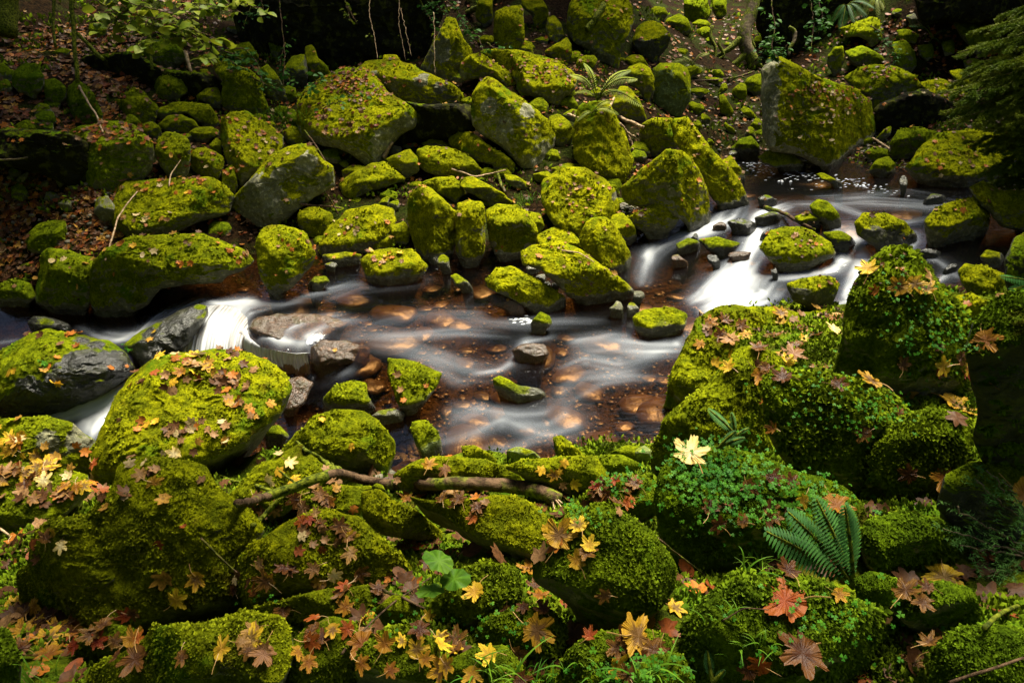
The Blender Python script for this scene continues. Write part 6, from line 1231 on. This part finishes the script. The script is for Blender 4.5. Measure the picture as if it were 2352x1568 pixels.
for i_, (stems, n, lab) in enumerate([
 ([[(640,-10),(648,60),(655,130),(650,200)], [(655,100),(640,150),(670,190)]], 46, 'long bramble trail hanging in front of the black hollow'),
 ([[(600,0),(605,25),(598,45)], [(590,-10),(570,30),(560,60)]], 34, 'bramble shoot at the top left of the black hollow'),
 ([[(500,110),(540,130),(580,150),(600,180)], [(520,115),(560,110),(590,140),(606,200)], [(540,120),(520,135),(560,160)]], 110, 'dense dark green bramble patch above the double-humped boulder'),
 ([[(790,-10),(805,50),(800,40)], [(795,10),(820,55)]], 12, 'single bramble shoot hanging against the black hollow'),
 ([[(708,215),(720,190),(745,180)], [(690,230),(700,210),(730,205)]], 40, 'low bramble leaves at the back edge of the leaf-littered slab'),
 ([[(980,-10),(1020,30),(1060,60),(1085,90)], [(1010,-10),(1050,20),(1070,70)], [(960,-10),(985,40),(1000,60)]], 130, 'bramble thicket hanging above the pointed boulder'),
 ([[(1085,75),(1100,85),(1110,120)], [(1120,100),(1135,110),(1160,115)]], 26, 'thin bramble sprays beside the pointed boulder'),
 ([[(1770,-10),(1780,60),(1770,110),(1790,140)], [(1860,-10),(1870,60),(1860,120)], [(1880,0),(1890,40),(1880,80)]], 150, 'dark ivy curtain above the huge boulder'),
 ([[(1735,140),(1760,110),(1800,120)], [(1750,150),(1790,130),(1810,100)], [(1745,120),(1770,100),(1790,90)]], 120, 'bramble patch at the foot of the leaning tree'),
 ([[(2010,110),(2040,90),(2060,130)], [(2000,60),(2030,80),(2040,110)], [(2030,110),(2050,140),(2040,160)]], 70, 'bramble leaves around the boulder with curling leaves'),
 ([[(740,250),(760,240),(790,232)], [(800,215),(815,225),(835,215)]], 24, 'small bramble seedlings on the leaf-littered slab'),
 ([[(575,175),(610,195),(640,205)]], 24, 'short bramble runner beside the double-humped boulder')]):
    shrub('bramble', lab, 'plant', stems, n, .085 if i_ != 3 else .1, M_BRAMBLE if i_ not in (3,) else M_HAZEL, toff=.22, spread=.05, group='brambles and ivy on the far bank')
for lab, stems in [('pair of pale dead vines dangling over the black hollow', [[(918,-10),(915,50),(925,100),(932,140)], [(920,20),(930,60),(945,130)]]), ('bare dead vine hanging left of the pointed boulder', [[(850,-10),(848,40),(862,90),(868,138)]]), ('thin red stem hanging before the pointed boulder', [[(996,30),(998,90),(998,170)]])]:
    shrub('dead_vine', lab, 'vine', stems, 5, .05, M_HAZEL, toff=.35, r=1.0, twig=M_TWIG)

def fern(label, x, y, fr, mat, t=None, size=None, group=None, stems_up=.5):
    """fr: list of (dx, dy) pixel tips of the fronds"""
    t = lift([(x, y)])[0] - .03 if t is None else t; root = pt(x, y, t); e = empty('fern', root); tag(e, label, 'fern', group)
    for dx, dy in fr:
        tip = pt(x + dx, y + dy, t - rl.uniform(.05, 1) * min(.28, math.hypot(dx, dy) / F * t * .5)); L = np.linalg.norm(tip - root); m = 26
        s = np.linspace(0, 1, m)[:, None]; P = root * (1 - s) + tip * s + np.array([0, 0, 1]) * (stems_up * .45 * L * np.sin(np.pi * s ** .8)) * (1 if abs(dx) > 10 else .4)
        Vs, T, b = [], [], 0; tg = np.gradient(P, axis=0); tg /= np.linalg.norm(tg, axis=1)[:, None]
        up_ = np.array([0, -.35, 1.]); Vr, Qr, Tr = tube(P, np.linspace(.006, .002, m) * (1 + L), 5); new_mesh('frond_stem', Vr, [Qr, Tr], M_MBRANCH, parent=e, loc=root)
        for k in range(4, m):
            f = k / m; ln_ = L * .19 * math.sin(math.pi * min(1, (1.02 - f) * 1.05)) ** .7 * (1 if f > .25 else .7)
            sd_ = np.cross(tg[k], up_); sd_ /= np.linalg.norm(sd_)
            for sg_ in (-1, 1):
                d = sd_ * sg_ + tg[k] * .35 + np.array([0, 0, -.15]); d /= np.linalg.norm(d); w2 = np.cross(d, up_); w2 /= np.linalg.norm(w2)
                p = P[k]; wv = L * .0135; q1 = p + d * ln_ * .35; q2 = p + d * ln_ * .75 - [0, 0, ln_ * .05]; q3 = p + d * ln_ - [0, 0, ln_ * .14]
                Vs += [p, q1 + w2 * wv, q1 - w2 * wv, q2 + w2 * wv * .6, q2 - w2 * wv * .6, q3]; T += [[b, b + 1, b + 2], [b + 1, b + 3, b + 2], [b + 2, b + 3, b + 4], [b + 3, b + 5, b + 4]]; b += 6
        o = new_mesh('frond', np.array(Vs), np.array(T), mat, parent=e, attrs={'var': rl.random(b)}, smooth=False, loc=root)
    return e
fern('yellowing fern with spreading fronds right of the sloping leaf-littered boulder', 1372, 232, [(-62,-60),(-30,-85),(75,-70),(90,-50),(60,-20),(-50,-20),(100,10)], M_FERN)
fern('small yellow fern on top of the pale-cheeked dark boulder', 1590, 152, [(-45,-10),(-30,10),(30,15),(38,-30),(-20,-22)], M_FERN)
fern('fern leaning out over the middle group below the yellowing fern', 1360, 262, [(-20,-5),(50,-30),(60,0),(-35,15)], M_FERN)
fern('drooping fern at the top edge right of the ivy', 1942, 15, [(-30,35),(25,45),(50,20),(-10,55),(70,5),(60,45)], M_FERND)
fern('second drooping fern at the top edge beside the first', 2010, 0, [(-20,35),(30,40),(15,60)], M_FERN)
fern('small fern between the mossy cubes on the far right bank', 2140, 90, [(-50,-30),(-30,-45),(40,-20),(20,10),(-10,20)], M_FERND)
fern('dark green fern with long bare stalks at the bottom right', 1960, 1350, [(-200,-130),(-150,-175),(-85,-205),(-20,-190)], M_FERND, t=lift([(1960, 1345), (1800, 1210), (1860, 1180), (1900, 1150), (1850, 1280)]).min() - .04, stems_up=.12)
fern('tiny fern on the face of the rounded right foreground rock', 1690, 1000, [(-62,-60),(-10,-52),(30,-18)], M_FERND, stems_up=.1)
fern('small fern at the bottom edge below the clover mound', 1635, 1568, [(-10,-75),(30,-30)], M_FERND, stems_up=.1)
fern('little green polypody fern on the clover mound crest', 1650, 1030, [(60,-25),(40,-40)], M_FERND, stems_up=.2)
fern('pale fern tip at the right edge above the moss boulder', 2390, 655, [(-90,-20),(-70,10)], M_FERND, stems_up=.1)
def grass(label, x, y, n, hpx, spread, lean=0.0, mat=None):
    t = lift([(x, y)])[0]; root = pt(x, y, t); H = hpx / F * t; Vs, Q, b = [], [], 0
    for _ in range(n):
        h = cast(x + rl.normal() * spread, y + rl.normal() * spread * .4); p = h[0] if h and abs(h[3] - t) < 1.2 else root
        a = rl.uniform(0, 6.28); d = np.array([math.cos(a) + lean, math.sin(a) - .2, 0]) * rl.uniform(.2, .9); hh = H * rl.uniform(.5, 1.15); w_ = .0028 * hh / .12 + .0012; s = np.array([math.cos(a + 1.57), math.sin(a + 1.57), 0]) * w_
        for k in range(7):
            u = k / 6; c = p + d * hh * u ** 1.8 + np.array([0, 0, 1]) * hh * (u - .45 * u ** 2.6) - [0, 0, .01]; Vs += [c - s * (1 - u * .93), c + s * (1 - u * .93)]
            if k: Q.append([b + 2 * k - 2, b + 2 * k - 1, b + 2 * k + 1, b + 2 * k])
        b += 14
    o = new_mesh('grass_tuft', np.array(Vs), np.array(Q), mat or M_GRASS, attrs={'var': np.repeat(rl.random(n), 14)}, loc=root); tag(o, label, 'grass tuft', 'grass tufts')
for a in [('green grass tuft in the nook left of the leaf-littered slab', 645, 268, 90, 34, 26), ('low grass at the top of the yellow-green tilted boulder', 675, 290, 50, 18, 22), ('bright grass tuft by the long bright mossy block', 1205, 462, 90, 22, 20), ('small grass clump on the left of that bright tuft', 1160, 430, 30, 18, 12),
          ('drooping grass below the hazel leaves', 415, 90, 50, 40, 10), ('grass blades at the bottom edge, centre left clump', 1120, 1560, 46, 90, 60), ('tall grass blades at the bottom edge, centre clump', 1260, 1565, 34, 110, 50), ('grass clump under the largest yellow leaf at the bottom', 1500, 1560, 30, 110, 50), ('arching grass clump beside the small dark fern', 1720, 1490, 30, 70, 28), ('pale fine grass clump on the crest of the bottom right mound', 1735, 1300, 46, 80, 26), ('sparse grass blades in the bottom left corner', 70, 1560, 24, 110, 40), ('long arching blades left of the big rusty leaf', 1660, 1420, 10, 100, 20), ('grass wisp hanging from the wet boulder with yellow leaves', 100, 850, 12, 20, 6), ('hanging grass at the top edge right of the ivy', 1900, 15, 60, 40, 20),('sprouting grass at the back rim of the big leafy boulder', 490, 812, 30, 14, 14), ('green weeds on the right flank of the wedge boulder', 700, 600, 40, 14, 12)]: grass(*a)

# wood sorrel on the clover mound: too many leaflets to count
def sorrel(zones, name='wood_sorrel'):
    Vs, T, b = [], [], 0
    for cx, cy, rx, ry, n, sz in zones:
        for _ in range(n):
            h = cast(cx + rl.normal() * rx * .5, cy + rl.normal() * ry * .5)
            if h is None or over_water(h[0]) or h[1][2] < .0: continue
            s = sz / F * h[3] * rl.uniform(.6, 1.3); M = frame(h[1] * .5 + np.array([0, -.35, .8]), rl.uniform(0, 6.28), .22, rl); p = h[0] + h[1] * rl.uniform(.01, .035)
            for k in range(3):
                a = k * 2.094; L_ = [np.array([0, 0, 0])] + [np.array([math.cos(a + q_) * r_, math.sin(a + q_) * r_, z_]) for q_, r_, z_ in ((-.75, .5, .0), (-.5, .95, -.1), (0, .8, .03), (.5, .95, -.1), (.75, .5, .0))]
                Vs += [M @ (v * s * .5) + p for v in L_]; T += [[b, b + j, b + j + 1] for j in range(1, 5)]; b += 6
    o = new_mesh(name, np.array(Vs), np.array(T), M_SORREL, attrs={'var': np.repeat(rl.random(b // 6), 6)}, smooth=False); tag(o, kind='stuff')
sorrel([(1640, 1110, 130, 90, 560, 11), (1800, 1150, 170, 90, 330, 11), (1600, 1040, 80, 40, 160, 10), (1410, 1110, 70, 40, 80, 9), (1330, 1180, 60, 30, 60, 9), (1990, 950, 110, 60, 150, 8), (2120, 760, 110, 120, 260, 8), (1900, 900, 150, 80, 60, 8), (1900, 1440, 200, 90, 70, 13), (1470, 1540, 150, 40, 110, 15), (1130, 1440, 120, 50, 50, 12), (290, 800, 15, 8, 10, 8), (105, 835, 10, 6, 12, 9), (900, 1420, 100, 50, 30, 11), (620, 1370, 40, 20, 20, 9)])

# green three-leaved seedling
t_ = lift([(1008, 1287), (1043, 1329), (990, 1354), (1020, 1340)]).min() - .08; root = pt(1010, 1350, t_); sd_e = empty('lime_seedling', root); tag(sd_e, 'seedling with three bright green round leaves at the bottom centre', 'seedling')
part('stem', [(1010,1352),(1002,1325),(1000,1300)], [1.5,1.2,1], M_MBRANCH, sd_e, t_ - .02, 10)
for (x, y, s_, an) in [(1008, 1287, 66, 2.6), (1043, 1329, 62, -.1), (990, 1354, 56, 3.5)]:
    n = 30; th = np.linspace(0, 2 * np.pi, n + 1)[:-1]; M = frame(np.array([0, -.25, .95]), an, .22, rl); s = s_ / F * t_; V = [[0, 0, 0]]; rad = [0]
    for r_ in (.5, 1.0):
        for a in th: k = (1 + .16 * max(0, math.cos(a)) ** 5) * (1 + .05 * math.sin(a * 11) * (r_ == 1)); V.append([.42 * r_ * k * math.sin(a), .54 * r_ * k * math.cos(a), .05 * r_ * math.cos(a * 6) - .08 * r_ ** 2 + .06 * abs(math.sin(a)) * r_]); rad.append(r_)
    i = np.arange(n); j = (i + 1) % n; V = (np.array(V) * s) @ M.T + pt(x, y, t_ - .05)
    new_mesh('leaf', V, [np.stack([i * 0, 1 + i, 1 + j], 1), np.stack([1 + i, 1 + n + i, 1 + n + j, 1 + j], 1)], M_LIME, parent=sd_e, attrs={'var': np.r_[0, np.tile(.5 + .5 * np.cos(th * 10), 2)]}, loc=root)

# ------------------------------------------------------------------ spruce on the right and fir sprigs
def needles(P, n, ln_, wd_, rr_, ring=True):
    i = rr_.uniform(0, len(P) - 1.001, n); a = i.astype(int); f = (i - a)[:, None]; p = P[a] * (1 - f) + P[a + 1] * f; tg = P[a + 1] - P[a]; tg /= np.linalg.norm(tg, axis=1)[:, None] + 1e-9
    s = np.cross(tg, [0, 0, 1.]); s /= np.linalg.norm(s, axis=1)[:, None] + 1e-9; u = np.cross(s, tg); th = rr_.uniform(0, 6.28, n) if ring else rr_.choice([0, np.pi], n) + rr_.normal(size=n) * .35
    d = s * np.cos(th)[:, None] + u * np.sin(th)[:, None] * .8 + tg * .75; d /= np.linalg.norm(d, axis=1)[:, None]; w_ = np.cross(d, rr_.normal(size=(n, 3))); w_ /= np.linalg.norm(w_, axis=1)[:, None] + 1e-9
    L = ln_ * rr_.uniform(.7, 1.2, n)[:, None]; return np.stack([p - w_ * wd_, p + w_ * wd_, p + d * L], 1).reshape(-1, 3)
def spray(par, root, A, Bp, nt, ln_, nl, nn, mat, rr_, droop=.15, name='branch', wd_=.0022, ring=True, twigf=.32):
    A, Bp = np.array(A), np.array(Bp); L = np.linalg.norm(Bp - A); m = 26; s = np.linspace(0, 1, m)[:, None]; P = A * (1 - s) + Bp * s - np.array([0, 0, 1]) * (droop * L * (s ** 2 - s)) * -1
    P += rr_.normal(size=P.shape) * .004; V, Q, T = tube(P, np.linspace(.012, .003, m) * L / 1.5 + .0015, 6); br = new_mesh(name, V, [Q, T], M_BARK, parent=par, loc=root)
    NV = [needles(P[8:], nn * 3, nl, wd_, rr_, ring)]; tg = (Bp - A) / L; sd_ = np.cross(tg, [0, 0, 1.]); sd_ /= np.linalg.norm(sd_)
    for k in range(nt):
        f = .12 + .86 * (k + .5) / nt; c = P[int(f * (m - 1))]; l2 = L * twigf * (1.05 - f) * rr_.uniform(.7, 1.3) + nl * 2; d = sd_ * (1 if k % 2 else -1) * rr_.uniform(.6, 1) + tg * .8 + np.array([0, 0, rr_.uniform(-.45, .1)]); d /= np.linalg.norm(d)
        q = np.linspace(0, 1, 10)[:, None]; PP = c + d * l2 * q - np.array([0, 0, 1]) * l2 * .22 * q ** 2; NV.append(needles(PP, int(nn * l2 / .12), nl, wd_, rr_, ring))
        for kk in range(3):
            c2 = PP[3 + kk * 2]; d2 = d + np.cross(d, [0, 0, 1.]) * rr_.choice([-1, 1]) * .8 + [0, 0, -.15]; d2 /= np.linalg.norm(d2); P3 = c2 + d2 * l2 * .45 * q[:6] * 1.6; NV.append(needles(P3, int(nn * l2 * .5 / .12), nl, wd_, rr_, ring))
    N = np.vstack(NV); o = new_mesh('needles', N, np.arange(len(N)).reshape(-1, 3), mat, parent=br, attrs={'var': np.repeat(rr_.random(len(N) // 3), 3)}, smooth=False, loc=root); return br
rs_ = np.random.default_rng(8); ts = 7.4
root = pt(2560, 560, ts); root[2] = ground(root[None, :2])[0]; sp_e = empty('spruce_tree', root); tag(sp_e, 'spruce with drooping feathery branches at the right edge', 'tree')
TP = np.array([root + np.array([0, 0, 1]) * h_ for h_ in np.linspace(-.2, 7, 30)]); V, Q, T = tube(TP, np.linspace(.13, .05, 30), 12, .05); new_mesh('trunk', V, [Q, T], M_BARK, parent=sp_e, loc=root)
for (x, y, dt_) in [(2205,120,.1),(2235,75,.2),(2165,215,0),(2185,190,.3),(2190,275,-.1),(2170,260,.2),(2220,330,.1),(2265,395,0),(2250,160,-.2),(2280,300,-.2),(2300,400,.2),(2310,110,.2),(2290,40,.3),(2300,210,-.1),(2330,350,-.3),(2240,245,.3),(2215,160,.5),(2260,345,.3),(2340,180,.1),(2320,270,.3),(2345,60,.3),(2340,425,.1),(2280,420,.4),(2200,235,.5)]:
    tip = pt(x, y, ts + dt_); hz = tip[2] + .55 * rs_.uniform(.7, 1.2) * min(1.2, np.linalg.norm(tip[:2] - root[:2])); A = np.array([root[0], root[1], hz]); spray(sp_e, root, A, tip, 30, 0, .035, 130, M_SPRUCE, rs_, droop=-.12, wd_=.0045, twigf=.42)
tf_ = 2.2
for i_, (root_px, tips, lab) in enumerate([((2400, 1230), [(2240,1100),(2270,1080),(2310,1105)], 'upper green fir sprig at the right edge'), ((2420, 1290), [(2170,1215),(2195,1165),(2200,1250)], 'long green fir sprig reaching left over the dark gap'), ((2400, 1250), [(2230,1350),(2300,1330)], 'lower fir sprig drooping toward the yellow leaf')]):
    root = pt(root_px[0], root_px[1], tf_); e = empty('fir_sprig', root); tag(e, lab, 'branch', 'fir sprigs at the right edge')
    for tp in tips: spray(e, root, root, pt(tp[0], tp[1], tf_ - .08), 8, 0, .018, 26, M_FIR, rs_, droop=.05, wd_=.0011, ring=False, twigf=.38, name='twig')

# ------------------------------------------------------------------ unseen trees added around the clearing so their crowns shade the banks
rt_ = np.random.default_rng(14)
def add_shade_tree(label, x, y, hgt, cr, n, leans=(0, 0), big=1.0):
    z = float(ground(np.array([[x, y]]))[0]); e = empty('unseen_shade_beech', (x, y, z)); tag(e, label, 'tree', 'unseen trees added for shade'); root = np.array([x, y, z])
    s = np.linspace(0, 1, 20)[:, None]; top = root + [leans[0], leans[1], hgt]; P = root * (1 - s) + top * s + [0, 0, 0]; P[0, 2] -= .3; V, Q, T = tube(P, np.linspace(.22, .06, 20), 12, .04); new_mesh('trunk', V, [Q, T], M_BARK, parent=e, loc=root)
    ctr = top; K_ = 26; cl = rt_.normal(size=(K_, 3)); cl /= np.linalg.norm(cl, axis=1)[:, None]; cl = ctr + cl * rt_.uniform(.3, 1, (K_, 1)) * [cr, cr, cr * .5]
    for c in cl[:6]:
        V, Q, T = tube(np.linspace(root + (top - root) * .75, c, 8), np.linspace(.06, .02, 8), 6); new_mesh('limb', V, [Q, T], M_BARK, parent=e, loc=root)
    p = cl[rt_.integers(K_, size=n)] + rt_.normal(size=(n, 3)) * [cr * .26, cr * .26, cr * .16]; a = rt_.normal(size=(n, 3)); a /= np.linalg.norm(a, axis=1)[:, None]; b_ = np.cross(a, rt_.normal(size=(n, 3))); b_ /= np.linalg.norm(b_, axis=1)[:, None]; sz = rt_.uniform(.09, .19, (n, 1)) * big
    V = np.stack([p - a * sz, p + b_ * sz * .6, p + a * sz, p - b_ * sz * .6], 1).reshape(-1, 3); new_mesh('crown', V, np.arange(4 * n).reshape(-1, 4), M_ROOF, parent=e, attrs={'var': np.repeat(rt_.random(n), 4)}, smooth=False, loc=root)
for a in SHADE_TREES: add_shade_tree(*a)
